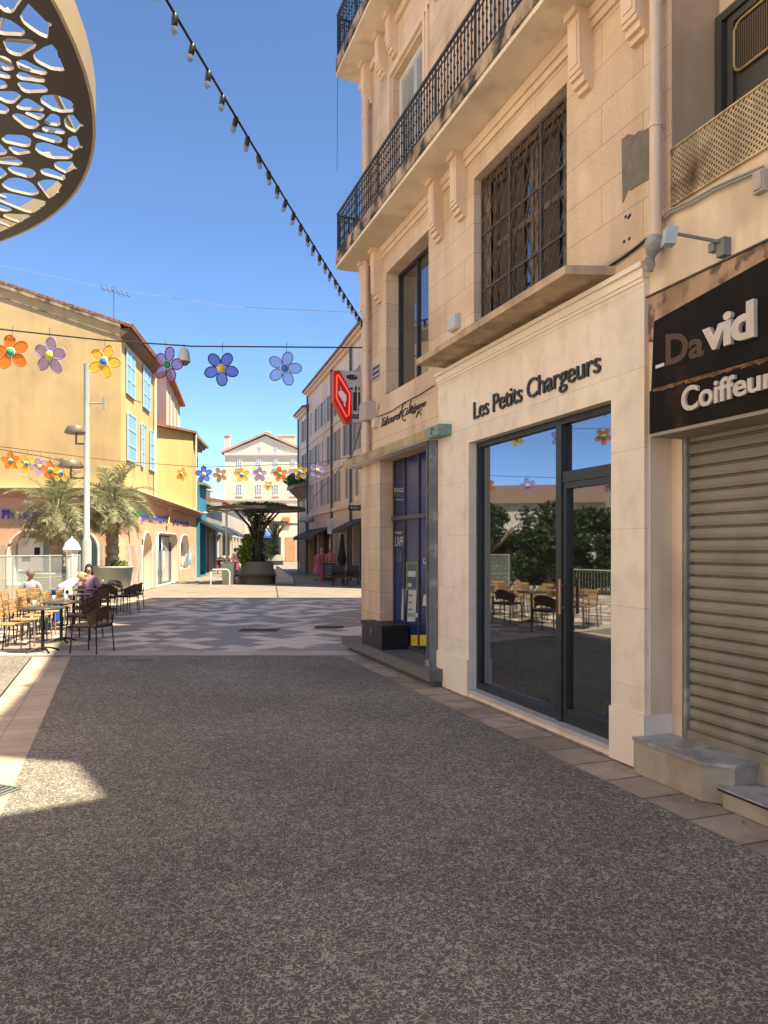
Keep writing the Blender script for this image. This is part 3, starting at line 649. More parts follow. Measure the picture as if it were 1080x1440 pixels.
# inner pier beside the shutter
mb = MB(); mb.box(uE + .021, FA.u_(962, -.22), -.25, -.2, 0, 2.84, 0, FA); mb.build('inner_pier', CREAMP, BD)
# shutter
SM = mat('dirty_roller_shutter', (.215, .195, .168), .6, .15, 2, .1, 30, metal=.1, stain=.35, col2=(.19, .16, .12), c2=(.55, .75), c2s=1.8)
su0, su1 = FA.u_(966, -.2), uE + 3.15; prof = []; z = .33; P_ = .098
rows = []; 
while z < 2.8:
    for dz, oo in ((0, -.236), (.002, -.25), (.011, -.25), (.013, -.214), (.04, -.207), (.078, -.212), (.0845, -.226)): rows.append((z + dz, oo))
    z += P_ - .008
mb = MB(); mb.grid([[FA.W(su0, oo, zz), FA.W(su1, oo, zz)] for zz, oo in rows], 0, False)
mb.box(su0, su1, -.24, -.19, .27, .34, 0, FA)
st = mb.build('roller_shutter', SM, BD)
mb = MB(); mb.box(FA.u_(962, -.19), su0 + .012, -.26, -.185, .27, 2.84, 0, FA); mb.build('guide_rail', GREY, BD)
# fascia boards
SB = thing('sign_board', 'weathered black fascia board with missing letters reading vid Coiffeur', 'sign', FA.W(uE, .12, 2.55))
su = FA.u_(914, .12); e = FA.u_(1080, .12) + .85
BRD = mat('weathered_black_board', (.011, .009, .008), .75, .3, 4, .1, 40, col2=(.04, .022, .014), c2=(.6, .72), c2s=3, spec=.12)
zm0, zm1 = FA.z_(914, 549, .12), FA.z_(1080, 503, .12); zc0, zc1 = FA.z_(920, 451, .12), FA.z_(1080, 357, .12)
mb = MB(); mb.prism([FA.W(su, .0, zm0), FA.W(e, .0, zm1 + .03), FA.W(e, .0, zc1 + .06), FA.W(su + .03, .0, zc0)], FA.n.to_3d() * .11); mb.build('upper_board', BRD, SB)
mb = MB(); mb.prism([FA.W(su, .0, 2.555), FA.W(e, .0, 2.555), FA.W(e, .0, zm1 + .022), FA.W(su, .0, zm0 - .008)], FA.n.to_3d() * .125); mb.build('lower_board', BRD, SB)
mb = MB(); mb.box(su, e, -.2, .12, 2.53, 2.555, 0, FA); mb.build('board_underside', mat('grey_underside', (.26, .22, .18), .7), SB)
# torn paint edge between boards
mb = MB(); n = 40; rnd = random.Random(3)
for i in range(n):
    x = 918 + i * 4.1; u = FA.u_(x, .13); z = zm0 + (zm1 - zm0) * (u - su) / (FA.u_(1080, .12) - su)
    if rnd.random() < .75: mb.prism([FA.W(u, .126, z - .01 - rnd.random() * .02), FA.W(u + .09, .126, z - .01 - rnd.random() * .012), FA.W(u + .085, .126, z + .0), FA.W(u, .126, z + .004)], FA.n.to_3d() * .001)
mb.build('torn_edge', mat('rusty_paper', (.2, .1, .045), .9, .3, 20), SB)
LET = mat('aged_white_letters', (.50, .44, .39), .6, .08, 8, stain=.2); GHO = mat('ghost_letters', (.075, .042, .03), .7, .2, 30)
mb = MB(); o = .125
text_on(mb, FA, 'vid', [FA.at(990, 497, o), FA.at(1063, 474, o), FA.at(1063, 420, o), FA.at(990, 450, o)], .112, .03, .035, 0, .92)
mb.build('letters', LET, SB)
mb = MB(); text_on(mb, FA, 'Coiffeur', [FA.at(959, 581, .14), FA.at(1092, 543, .14), FA.at(1092, 512, .14), FA.at(959, 545, .14)], .128, .02, .022, 0, .98); mb.build('letters', LET, SB)
mb = MB(); text_on(mb, FA, 'Da', [FA.at(934, 515, o), FA.at(988, 500, o), FA.at(988, 463, o), FA.at(934, 470, o)], .1115, .001, .03, 0, 1); mb.build('ghost_letters', GHO, SB)
mb = MB(); u, z = FA.at(920, 516, o); mb.box(u, u + .09, .111, .113, z - .012, z + .012, 0, FA); mb.build('sticker', mat('sticker_white', (.6, .6, .58)), SB)
# exposed old stone band above boards
mb = MB(); z1 = FA.z_(911, 420, .02); mb.box(uE + .03, e, .0, .03, zc0 - .1, z1, 0, FA); mb.build('old_fascia_strip', mat('flaking_stone_strip', (.38, .25, .165), .9, .25, 5, .8, 25, col2=(.13, .08, .055), c2=(.5, .6), c2s=7, stain=.6), BD)
mb = MB(); mb.box(uE + .02, e, .0, .045, z1, z1 + .012, 0, FA); mb.build('flashing', mat('dark_flashing', (.08, .06, .05), .7), BD)
# perforated parapet
zp0, zp1 = FA.z_(945, 293), FA.z_(945, 212); up1 = uE + 3.4
mb = MB(); o = .01
pm = mat('aged_perforated_metal', (.56, .42, .25), .6, .2, 3, stain=.8, col2=(.2, .12, .06), c2=(.55, .7), c2s=4)
rect_frame(mb, FA, ud + .01, up1, zp0, zp1, .012, o, o + .02)
pf = mb.build('parapet_panel', pm, BD); mb = MB(); s = .042
nu = int((up1 - ud) / s); nz = int((zp1 - zp0) / s)
for i in range(-nz, nu):
    for sgn in (1, -1):
        p = (ud + .01 + (i + (0 if sgn > 0 else nz)) * s * 1.0, zp0); seg = clipseg(p, (sgn * 1.0, 1), ud + .012, up1, zp0 + .005, zp1 - .005)
        if seg:
            q0 = (p[0] + sgn * seg[0], p[1] + seg[0]); q1 = (p[0] + sgn * seg[1], p[1] + seg[1])
            mb.poly([FA.W(q0[0] - .009, o + .008 + .002 * sgn, q0[1]), FA.W(q0[0] + .009, o + .008 + .002 * sgn, q0[1]), FA.W(q1[0] + .009, o + .008 + .002 * sgn, q1[1]), FA.W(q1[0] - .009, o + .008 + .002 * sgn, q1[1])])
mb.build('mesh_infill', pm, pf)
mb = MB(); mb.poly([FA.W(ud, -.12, zp0 - .02), FA.W(up1, -.12, zp0 - .02), FA.W(up1, -.12, zp1 - .02), FA.W(ud, -.12, zp1 - .02)]); mb.build('parapet_backing', mat('parapet_backing', (.12, .085, .06), .9), BD)
# recessed window with vent
zt = FA.z_(1013, 28, -.43); wu = FA.u_(1013, -.43)
mb = MB(); mb.box(ud + .004, up1, -.449, -.44, lh[2], 7.2, 0, FA); mb.build('recess_wall', CREAMP, BD)
mb = MB(); DG = mat('dark_green_frame', (.05, .05, .042), .5, .1)
rect_frame(mb, FA, wu, up1 - .05, zp0, zt, .06, -.44, -.38); rect_frame(mb, FA, wu + .1, up1 - .5, zp0, zt - .07, .05, -.44, -.4); lw = mb.build('window', DG, BD)
mb = MB(); mb.poly([FA.W(wu + .02, -.43, zp0), FA.W(up1, -.43, zp0), FA.W(up1, -.43, zt - .02), FA.W(wu + .02, -.43, zt - .02)]); mb.build('pane', mat('dark_panel', (.045, .045, .04), .4, .1), lw)
v0, vz1 = FA.u_(1034, -.42), FA.z_(1034, 35, -.42); vz0 = FA.z_(1034, 105, -.42); v1 = v0 + .62
mb = MB()
def rrect(u0, u1, z0, z1, r, n=5):
    out = []
    for cx, cz, t0 in ((u1 - r, z1 - r, 0), (u0 + r, z1 - r, 90), (u0 + r, z0 + r, 180), (u1 - r, z0 + r, 270)):
        out += [(cx + r * math.cos(R(t0 + 90 * k / n)), cz + r * math.sin(R(t0 + 90 * k / n))) for k in range(n + 1)]
    return out
rr = rrect(v0, v1, vz0, vz1, .07); mb.tube([FA.W(u, -.41, z) for u, z in rr + rr[:1]], .012, 6)
vent = mb.build('vent', mat('brass_trim', (.36, .26, .12), .4, .1, 5, metal=.4), lw)
mb = MB(); q = v0 + .02
while q < v1 - .02: mb.box(q, q + .008, -.425, -.413, vz0 + .02, vz1 - .02, 0, FA); q += .02
mb.build('vent_grid', mat('vent_brown', (.11, .08, .055), .5), vent)
# marble steps
MAR = mat('cream_marble', (.34, .30, .24), .45, .15, 3, .1, 30, stain=.3, col2=(.28, .235, .17), c2=(.5, .6), c2s=3); MART = mat('grey_marble_top', (.36, .36, .35), .35, .15, 5, col2=(.25, .24, .23), c2=(.5, .56), c2s=6)
e1 = FA.u_(997, .12)
mb = MB(); fp = [(uE + .002, .14), (e1 - .05, .14), (e1 + .1, -.0), (e1 + .1, -.26), (uE + .002, -.26)]
mb.prism([FA.W(u, o, 0) for u, o in fp], (0, 0, .245)); stp = mb.build('step', MAR, BD)
mb = MB(); mb.prism([FA.W(u - (0 if u < e1 - .2 else -.012), o + (.015 if o > 0 else 0), .245) for u, o in fp], (0, 0, .025)); mb.build('tread', MART, stp)
mb = MB(); mb.box(e1 + .1, e1 + 2, -.26, .1, 0, .11, 0, FA); mb.box(e1 + .1, e1 + 2, -.26, -.2, .11, .27, 0, FA); stp = mb.build('step', MAR, BD)
mb = MB(); mb.box(e1 + .06, e1 + 2, -.2, .115, .11, .132, 0, FA); mb.build('tread', MART, stp)
mb = MB(); mb.box(e1 + .07, e1 + 2, .115, .119, .108, .12, 0, FA); mb.build('nosing_strip', BLACKM, stp)
# awning arm
AA = thing('awning_arm', 'thin grey steel arm fixed above the black fascia board', 'bracket', FA.W(FA.u_(1020, .05), .0, 3.9))
mb = MB(); p0 = FA.W(*(lambda q: (q[0], .25, q[1]))(FA.at(942, 327, .25))); p1 = FA.W(*(lambda q: (q[0], .06, q[1]))(FA.at(1012, 340, .06)))
mb.tube([p0, p1], .012, 8); mb.build('rod', ZINC, AA)
u, z = FA.at(1020, 345, .03); mb = MB(); mb.box(u - .05, u + .02, 0, .06, z - .07, z + .05, 0, FA); mb.box(u - .1, u - .05, .03, .08, z - .02, z + .04, 0, FA); mb.build('wall_bracket', GREY, AA)
mb = MB(); mb.hexa([p0 + Vector(q) for q in ((-.05, -.04, -.09), (.03, -.04, -.09), (.03, .04, -.09), (-.05, .04, -.09), (-.03, -.04, .03), (.05, -.04, .03), (.05, .04, .03), (-.03, .04, .03))]); mb.build('end_cap', mat('bluish_tin', (.42, .47, .5), .5, .1), AA)
wbox('wall_lamp', 'grey broken lamp housing at the right edge over the perforated parapet', 'wall lamp', FA, 1067, 246, 1082, 276, .05, mat('cement_grey', (.4, .36, .31), .9, .2, 12, .4, 30))
mb = MB(); pts = [(925, 325), (935, 312), (947, 300), (975, 288), (1010, 268), (1080, 238)]
mb.tube([FA.W(FA.at(x, y)[0], .03, FA.at(x, y)[1]) for x, y in pts], .011, 6); mb.tube([FA.W(FA.at(x, y - 3)[0], .04, FA.at(x, y - 3)[1]) for x, y in pts], .007, 6)
mb.build('wall_cable', mat('grey_cable', (.3, .28, .25)), base=FA.W(FA.u_(925), 0, 4), label='grey cables running below the perforated parapet', cat='cable')

# added unseen wall over the hairdresser, notch shaped to let the sun patch through
def cast(gx, gy):
    """ground point -> point (u,z) on the facade plane along the sun ray"""
    D = SUN; p = Vector((gx, gy)) - FA.p; den = -D.xy.dot(FA.n); t = p.dot(FA.n) / den
    q = Vector((gx, gy)) + D.xy * t; return (q - FA.p).dot(FA.u), D.z * t
n1 = [cast(*G(x, y).xy) for x, y in ((-60, 1060), (35, 1068), (98, 1072), (140, 1121), (0, 1145), (-90, 1165))]
UP = thing('notched_shade_wall', 'added unseen wall over the hairdresser, notched for the sun patch', 'building', FA.W(uE + 1, -.3, 8.5))
mb = MB(); zz = [(uE - .01, 8.4), (uE - .01, 13.1)] + [(max(u, uE), min(z, 15.5)) for u, z in n1] + [(uEND + 4, 15.5), (uEND + 4, 8.4)]
mb.prism([FA.W(u, -.3, z) for u, z in zz], FA.n.to_3d() * .28); mb.build('wall', CREAMP, UP)

# ================================================================== added unseen block round the corner (casts the plaza shade)
def block(name, label, x0, x1, y0, y1, h, m, roofm=None):
    t = thing(name, label, 'building', ((x0 + x1) / 2, (y0 + y1) / 2, 0)); mb = MB(); mb.box(x0, x1, y0, y1, 0, h); mb.build('wall', m, t)
    mb = MB(); mb.box(x0 - .2, x1 + .2, y0 - .2, y1 + .2, h, h + .25); mb.build('roof', roofm or MOULD, t); return t
block('shade_block', 'added unseen cream block behind the corner, shading the plaza', .6, 14, 13.0, 20.9, 16.7, CREAM)

# ================================================================== YELLOW BUILDING WITH PHARMACY
YEL_ = mat('yellow_ochre_render', (.66, .46, .21), .9, .1, .6, .3, 20, col2=(.52, .34, .17), c2=(.5, .78), c2s=.9, stain=.12)
YEL2 = mat('bright_yellow_render', (.70, .50, .20), .9, .08, .6, .2, 20, stain=.08)
SAL = mat('salmon_render', (.66, .40, .255), .85, .06, 1, .1, 30)
TRIM = mat('pale_trim', (.66, .55, .45), .7, .05)
MARB = mat('pharmacy_marble', (.55, .44, .35), .5, .15, 2, col2=(.45, .34, .26), c2=(.5, .6), c2s=1.5)
TILE = mat('terracotta_tiles', (.36, .16, .09), .85, .25, 4, .6, 20, brick=(.2, .35, .02, .5))
BLUE = mat('pale_blue_shutter', (.24, .44, .60), .6, .08, 3, wave=14)
BLUEF = mat('pale_blue_shutter_frame', (.36, .56, .72), .6, .05)
YF = Plane((-9.5, 26.7), (-1, 0)); YS = Plane((-9.5, 26.7), (-.106, 1)); YS.n = Vector((1, .106)).normalized()
YB = thing('pharmacy_building', 'tall yellow building with blue shutters over a salmon pharmacy', 'building', (-9.5, 26.7, 0))
HY = 9.75; uy = YS.u_(215); uz_ = YS.u_(277)
# front gable wall
def ftop(u): return HY + .33 * u if u < 7 else HY + .33 * (14 - u)
mb = MB()
UL = 8.6; pts = [(0, 3.9), (UL, 3.9), (UL, ftop(UL)), (7, ftop(7)), (0, HY)]
mb.poly([YF.W(u, 0, z) for u, z in pts]); mb.box(.05, 14, -12, -.5, 0, HY - .1, 0, YF) if False else None
sw = [(YS.u_(177), YS.u_(186), YS.z_(181, 557), YS.z_(181, 494)), (YS.u_(200.5), YS.u_(208), YS.z_(207, 578), YS.z_(207, 520)), (YS.u_(178.3), YS.u_(188), YS.z_(184, 650), YS.z_(184, 584)), (YS.u_(200), YS.u_(207), YS.z_(205, 660), YS.z_(205, 600))]
wall(mb, YS, 0, uy, 3.9, HY, [(q[0] + .2, q[1] - .2, q[2], q[3], .15) for q in sw])
mb.poly([YF.W(UL, 0, 0), YF.W(UL, -8, 0), YF.W(UL, -8, ftop(UL)), YF.W(UL, 0, ftop(UL))])
mb.build('wall', YEL_, YB)
mb = MB()   # inner mass
mb.prism([YF.W(.7, -.6, .01), YF.W(UL - .1, -.6, .01), YF.W(UL - .1, -.6, HY - .1), YF.W(7, -.6, 11.7), YF.W(.7, -.6, HY - .1)], (-.106 * 9, 4.6, 0)); mb.build('core', YEL_, YB)
# roof
mb = MB()
v = lambda u, dy, z: Vector((-9.5 - u - .106 * dy, 26.7 + dy, z))
dl = uy * .994
mb.prism([v(-.38, -.1, HY - .06), v(7, -.1, ftop(7) + .12), v(7, dl + .1, ftop(7) + .12), v(-.38, dl + .1, HY - .06)], (0, 0, .1)); mb.prism([v(7, -.1, ftop(7) + .12), v(UL + .2, -.1, ftop(UL + .2) + .12), v(UL + .2, dl + .1, ftop(UL + .2) + .12), v(7, dl + .1, ftop(7) + .12)], (0, 0, .1))
rf = mb.build('roof', TILE, YB)
mb = MB(); n = 30
for i in range(n):
    q = dl * i / n; mb.tube([v(-.42, q, HY - .0), v(-.1, q, HY + .08)], .09, 6)
mb.build('eave_tiles', TILE, rf)
mb = MB(); pts = []
mb.prism([YF.W(0, .0, HY - .05), YF.W(7, .0, ftop(7) - .05), YF.W(7, .0, ftop(7) + .12), YF.W(0, .0, HY + .12)], (0, -.09, 0))
mb.prism([YF.W(0, .0, HY - .4), YF.W(7, .0, ftop(7) - .4), YF.W(7, .0, ftop(7) - .36), YF.W(0, .0, HY - .36)], (0, -.04, 0))
mb.build('verge', mat('stained_verge', (.45, .33, .2), .9, .25, 3, stain=.8, col2=(.14, .11, .08), c2=(.5, .62), c2s=2.5), YB)
mb = MB(); mb.hexa([v(-.34, -.05, HY - .14), v(0, -.05, HY - .42), v(0, dl, HY - .42), v(-.34, dl, HY - .14), v(-.34, -.05, HY - .08), v(0, -.05, HY - .1), v(0, dl, HY - .1), v(-.34, dl, HY - .08)]); mb.build('eaves', mat('dark_eaves', (.17, .1, .07), .8), YB)
def shutter(fr, u0, u1, z0, z1, o=.03, parent=YB, m1=BLUE, m2=BLUEF):
    mb = MB(); rect_frame(mb, fr, u0, u1, z0, z1, .06, o, o + .05, 1); h = (z1 - z0) / 3
    for k_ in (1, 2): mb.box(u0 + .06, u1 - .06, o, o + .05, z0 + h * k_ - .04, z0 + h * k_ + .04, 1, fr)
    for k_ in range(3): mb.box(u0 + .06, u1 - .06, o + .01, o + .035, z0 + h * k_ + (.06 if k_ == 0 else .04), z0 + h * (k_ + 1) - (.06 if k_ == 2 else .04), 0, fr)
    return mb.build('shutter', [m1, m2], parent)
for i, (q0, q1, z0, z1) in enumerate(sw):
    mb = MB(); mb.box(q0 + .15, q1 - .15, -.14, -.12, z0, z1, 0, YS); mb.build('window', GLASSF, YB)
    if i in (0, 1): 
        shutter(YS, q0 - .1, q0 + .55, z0, z1); shutter(YS, q1 - .5, q1 + .2, z0, z1)
    elif i == 2: shutter(YS, q0 - .1, q1 + .15, z0, z1)
    else: shutter(YS, q0 - .35, q0 + .12, z0, z1); shutter(YS, q1 + .35, q1 + 1.15, z0 + .05, z1)
mb = MB()
for q in (sw[2], sw[3], sw[0]): mb.tube([YS.W(q[1], .02, q[2] - .02), YS.W(q[1] + .1, .3, q[2] - .1)], .02, 5)
mb.build('shutter_stay', IRON, YB)
# pale strip between both yellow walls + lower wing
zA, zB = YS.z_(217, 600), YS.z_(262, 609)
mb = MB(); u2_ = YS.u_(262); u3 = YS.u_(278)
mb.poly([YS.W(uy, .0, 3.9), YS.W(u2_, .35, 3.9), YS.W(u2_, .35, zB), YS.W(uy, .0, zA)])
mb.poly([YS.W(u2_, .35, 3.9), YS.W(u3, .0, 3.9), YS.W(u3, .0, zB), YS.W(u2_, .35, zB)])
mb.box(uy + .3, u3, -7, -.3, 0, zA - .1, 0, YS)
WG = thing('low_yellow_wing', 'lower bright yellow building with a curved dark eave beyond the shutters', 'building', YS.W(uy, 0, 0)); mb.build('wall', YEL2, WG)
mb = MB(); mb.prism([YS.W(uy + .01, .25, zA), YS.W(u2_, .55, zB), YS.W(u2_, -7, zB + 1.2), YS.W(uy + .01, -7, zA + 1.2)], (0, 0, .12)); mb.prism([YS.W(u2_, .55, zB), YS.W(u3 + .5, .3, zB), YS.W(u3 + .5, -7, zB + 1.2), YS.W(u2_, -7, zB + 1.2)], (0, 0, .12)); mb.build('roof', TILE, WG)
mb = MB()
for k_, (oo, zz) in enumerate(((.15, -.5), (.3, -.35), (.5, -.2))): mb.box(u2_ + .3, u3 + .1 + oo, .0, oo + .1, zB + zz, zB + zz + .149, 0, YS)
mb.build('eaves', mat('grey_eaves', (.3, .25, .2), .8, .2), WG)
mb = MB(); mb.tube([YS.W(u2_ + .2, .5, 4.0), YS.W(u2_ + .2, .5, zB)], .06, 8); mb.build('downpipe', TRIM, WG)
mb = MB(); mb.box(u3 + .02, u3 + .06, -.5, .02, 4.5, zB - .8, 0, YS); mb.build('shutter', BLUE, WG)
mb = MB(); mb.tube([YS.W(uy, .1, 3.95), YS.W(uy, .1, HY - .3)], .07, 8); mb.build('downpipe', mat('white_pipe', (.7, .62, .45)), YB)
# pharmacy ground floor
GH = 3.78; zL = 1.85
def yp(x0, x1, z0, z1, dp, ar): return (YS.u_(x0), YS.u_(x1), z0, z1, dp, ar)
hs = [yp(197.5, 211, .05, YS.z_(204, 750), .5, 1.2), yp(218, 247, .02, YS.z_(232, 752), .35, .6), yp(250.5, 264, .6, YS.z_(257, 754), .3, 1.2)]
hf = [0, 0, (5.9, 7.6, .3, 2.4, .4, .9)]
hf[0] = (YF.u_(76), YF.u_(14), .4, 2.32, .4, .9); hf[1] = (YF.u_(137), YF.u_(88), .4, 2.32, .4, .9)
mb = MB(); wall(mb, YS, .6, uz_, 0, 3.9, hs, o=.05, rmi=1); wall(mb, YF, .6, UL, 0, 3.9, hf, o=.05, rmi=1)
# rounded corner
rows = [[], []]
c_ = YS.W(.6, .05, 0); d_ = YF.W(.6, .05, 0); ctl = YF.W(-.05, .05, 0)
for k_ in range(9):
    t = k_ / 8; p = d_ * (1 - t) ** 2 + ctl * 2 * t * (1 - t) + c_ * t * t
    rows[0].append((p.x, p.y, 0)); rows[1].append((p.x, p.y, 3.9))
mb.grid(rows)
mb.build('pharmacy_front', [SAL, TRIM], YB)
# lower marble cladding (2 mm proud), outlined arches, cornice
mb = MB()
def cladding(fr, u0, u1, hol):
    us = sorted([u0] + [v_ for h in hol for v_ in (h[0] - .12, h[1] + .12)] + [u1])
    for i in range(0, len(us) - 1, 2): mb.box(us[i], us[i + 1], .05, .075, 0, zL, 0, fr)
cladding(YS, .6, uz_, hs); cladding(YF, .6, UL, hf); mb.build('marble_cladding', MARB, YB)
mb = MB()
def archline(fr, h, e=.06):
    A, B, C, D = h[0] - e, h[1] + e, h[2], h[3] + e; r = min(h[5], (h[1] - h[0]) / 2) + e
    r = min(r, (B - A) / 2)
    path = [(A, C)] + [(A + r - r * math.cos(t), D - r + r * math.sin(t)) for t in [math.pi / 2 * k / 6 for k in range(7)]] + [(B - r + r * math.sin(t), D - r + r * math.cos(t)) for t in [math.pi / 2 * k / 6 for k in range(7)]] + [(B, C)]
    mb.tube([fr.W(u, .07, z) for u, z in path], .05, 6)
for h in hs: archline(YS, h)
for h in hf: archline(YF, h)
mb.build('arch_moulding', TRIM, YB)
mb = MB()
for z0, z1, oo in ((3.55, 3.68, .16), (3.68, 3.8, .28), (3.8, 3.86, .4)):
    mb.box(-.3, uz_ + .1, .05, oo, z0, z1, 0, YS); mb.box(-.28, UL, .05, oo, z0, z1, 0, YF)
mb.build('cornice', mat('brown_cornice', (.5, .29, .2), .8, .1), YB)
mb = MB(); mb.box(-.35, uz_ + .1, .0, .46, 3.86, 3.9, 0, YS); mb.box(-.32, UL, .0, .46, 3.862, 3.898, 0, YF); mb.build('cornice_cap', TRIM, YB)
SG = glass_mat('pharmacy_glass', (.25, .33, .33), .15, .05)
for h in hs[1:]:
    mb = MB(); mb.box(h[0], h[1], -.3, -.28, h[2], h[3], 0, YS); f = mb.build('shop_window', SG, YB)
    mb = MB(); rect_frame(mb, YS, h[0], h[1], h[2], h[3], .07, -.28, -.22); m_ = (h[0] + h[1]) / 2; mb.box(m_ - .04, m_ + .04, -.28, -.22, h[2], h[3], 0, YS); mb.build('frame', WHITE if h is hs[2] else mat('dark_door_frame', (.1, .11, .11)), f)
mb = MB(); h = hs[0]; mb.box(h[0], h[1], -.46, -.44, 0, h[3], 0, YS); mb.build('recess', SAL, YB)
mb = MB(); h = hs[0]; mb.box(h[0], h[0] + .12, .06, .1, 0, 2.1, 0, YS); mb.build('window_post', mat('dark_post', (.08, .07, .06)), YB)
mb = MB(); u = YS.u_(237); mb.box(u, u + .5, -.275, -.27, .8, 1.8, 0, YS); mb.box(YS.u_(222), YS.u_(222) + .5, -.275, -.27, .5, 1.3, 1, YS); mb.build('window_poster', [WHITE, mat('poster_blue', (.12, .2, .4))], YB)
for h in hf:
    mb = MB(); mb.box(h[0], h[1], -.34, -.32, h[2], h[3], 0, YF); f = mb.build('shop_window', SG, YB); mb = MB(); rect_frame(mb, YF, h[0], h[1], h[2], h[3], .06, -.32, -.26); m_ = h[0] + (h[1] - h[0]) * .35; mb.box(m_ - .03, m_ + .03, -.32, -.26, h[2], h[3], 0, YF); mb.build('frame', WHITE, f)
mb = MB(); A = hf[0]; mb.box(A[1] - 1.0, A[1] - .15, -.3, -.29, .9, 2.1, 0, YF); mb.box(A[1] - .6, A[1] - .3, -.28, -.27, 1.25, 1.45, 1, YF); mb.box(A[1] - .95, A[1] - .75, -.28, -.27, 1.45, 1.75, 1, YF); mb.build('window_poster', [WHITE, BLACKM], YB)
PURP = mat('violet_letters', (.09, .08, .42), .5, .05)
class Rev:   # same plane with u reversed so text reads left to right
    def __init__(s, p): s.p = p
    def W(s, u, o, z): return s.p.W(-u, o, z)
    def at(s, x, y, o=0): u, z = s.p.at(x, y, o); return -u, z
RF = Rev(YF)
mb = MB(); text_on(mb, RF, 'Pharmacie de la Pinella', [RF.at(3, 730, .06), RF.at(154, 730, .06), RF.at(154, 715, .06), RF.at(3, 717, .06)], .055, .05, .02, 0, 1); mb.build('pharmacy_lettering', PURP, base=YF.W(7, 0, 3), label='violet letters starting with Pharmacie on the salmon front', cat='sign lettering')
mb = MB(); text_on(mb, YS, 'pharmavie', [YS.at(199, 733, .06), YS.at(237, 737.5, .06), YS.at(237, 725, .06), YS.at(199, 719, .06)], .055, .05, .02, 0, 1); pl = mb.build('pharmacy_lettering', PURP, base=YS.W(4, 0, 3), label='violet word with a yellow dot on the side wall of the pharmacy', cat='sign lettering')
mb = MB(); u, z = YS.at(235, 729, .1); mb.tube([YS.W(u - .15, .14, z - .3), YS.W(u + .2, .14, z - .25), YS.W(u + .25, .14, z + .2)], .05, 6); mb.lathe([(.0, -.1), (.1, -.05), (.1, .05), (0, .1)], YS.W(u + .22, .14, z + .45), 8); mb.build('yellow_mark', mat('letter_yellow', (.7, .5, .05)), pl)
mb = MB(); text_on(mb, YS, 'pharmacie', [YS.at(243, 738, .06), YS.at(265, 741, .06), YS.at(265, 733.5, .06), YS.at(243, 730.5, .06)], .055, .04, .01, 0, 1); mb.build('pharmacy_lettering', mat('dark_violet', (.06, .05, .2)), base=YS.W(9, 0, 3), label='small dark violet word at the right end of the pharmacy', cat='sign lettering')
# blue poster board
mb = MB(); u = YS.u_(262.5); mb.box(u, u + 1.0, .08, .12, .9, YS.z_(263, 776), 0, YS); mb.box(u + .1, u + .9, .12, .123, 1.1, 1.5, 1, YS); mb.build('poster_board', [mat('board_blue', (.2, .42, .6)), WHITE], base=YS.W(u, 0, .9), label='small blue and white notice board beside the pharmacy window', cat='notice board')
# green pharmacy cross at the corner of the pharmacy
mb = MB(); c = P(184, 722, 27.5)
for q in ((.12, .36), (.36, .12)): mb.box(c.x - q[0], c.x + q[0], c.y - .06 - q[0] * .02, c.y + .06 + q[0] * .02, c.z - q[1], c.z + q[1])
mb.box(c.x - .03, c.x + .03, c.y, 29.2, c.z + .02, c.z + .06)
mb.build('pharmacy_cross', mat('cross_green', (.03, .28, .12), .4), base=c, label='green pharmacy cross sticking out at the rounded corner', cat='sign')
# cream house behind
CR = thing('cream_house', 'narrow pale cream house rising behind the yellow buildings', 'building', P(235, 780, 40))
p0 = P(217, 540, 40); p1 = P(235, 530, 38); p2 = P(253, 563, 46); zb_ = 4
mb = MB(); p0 = P(214, 560, 42); 
ztop1 = P(235, 528, 38).z; ztop2 = P(253, 563, 46).z
A_ = Vector((p0.x - 4, 41.5, 0)); B_ = Vector((P(234, 0, 38).x, 38, 0)); C_ = Vector((P(253, 0, 46).x, 46, 0)); D_ = Vector((C_.x - 6, 48, 0))
zt_ = 10.6
for q0, q1 in ((A_, B_), (B_, C_), (C_, D_), (D_, A_)): mb.poly([q0 + Vector((0, 0, 4)), q1 + Vector((0, 0, 4)), q1 + Vector((0, 0, zt_)), q0 + Vector((0, 0, zt_))])
mb.build('wall', mat('pale_house_render', (.72, .63, .48), .85, .04), CR)
mb = MB(); m_ = (A_ + C_) / 2; up = Vector((0, 0, zt_)); cc = [A_ - (m_ - A_) * .05 + up, B_ + (B_ - m_) * .12 + up, C_ + (C_ - m_) * .12 + up, D_ + up]
mb.prism(cc, (0, 0, .15)); tp = m_ + Vector((0, 0, zt_ + .9))
for i in range(4): mb.poly([cc[i] + Vector((0, 0, .15)), cc[(i + 1) % 4] + Vector((0, 0, .15)), tp])
mb.build('roof', TILE, CR)
HP = Plane(B_.xy, (C_ - B_).xy); HP.n = Vector((1, .1)).normalized()
for k_ in range(3):
    mb = MB(); mb.box(1.2 + 2.1 * k_, 2.0 + 2.1 * k_, .0, .04, 8.3, 9.9, 0, HP); mb.box(1.55 + 2.1 * k_, 1.65 + 2.1 * k_, .04, .05, 8.3, 9.9, 1, HP); mb.build('window', [mat('dim_window', (.3, .3, .26), .5), WHITE], CR)

def antenna(p, label):
    t = thing('antenna', label, 'antenna', p, local=True); mb = MB(); mb.tube([(0, 0, 0), (0, 0, 1.4)], .02, 5)
    mb.build('mast', ZINC, t); mb = MB(); mb.tube([(-.5, 0, 1.3), (.6, .1, 1.0)], .015, 4)
    for i in range(6): x = -.45 + i * .2; z = 1.3 - (x + .5) * .27; mb.tube([(x, -.2, z + .1), (x, .2, z - .05)], .01, 4)
    mb.build('elements', ZINC, t)
antenna(P(160, 451, 29.5) , 'thin television antenna on the tiled roof of the yellow building')

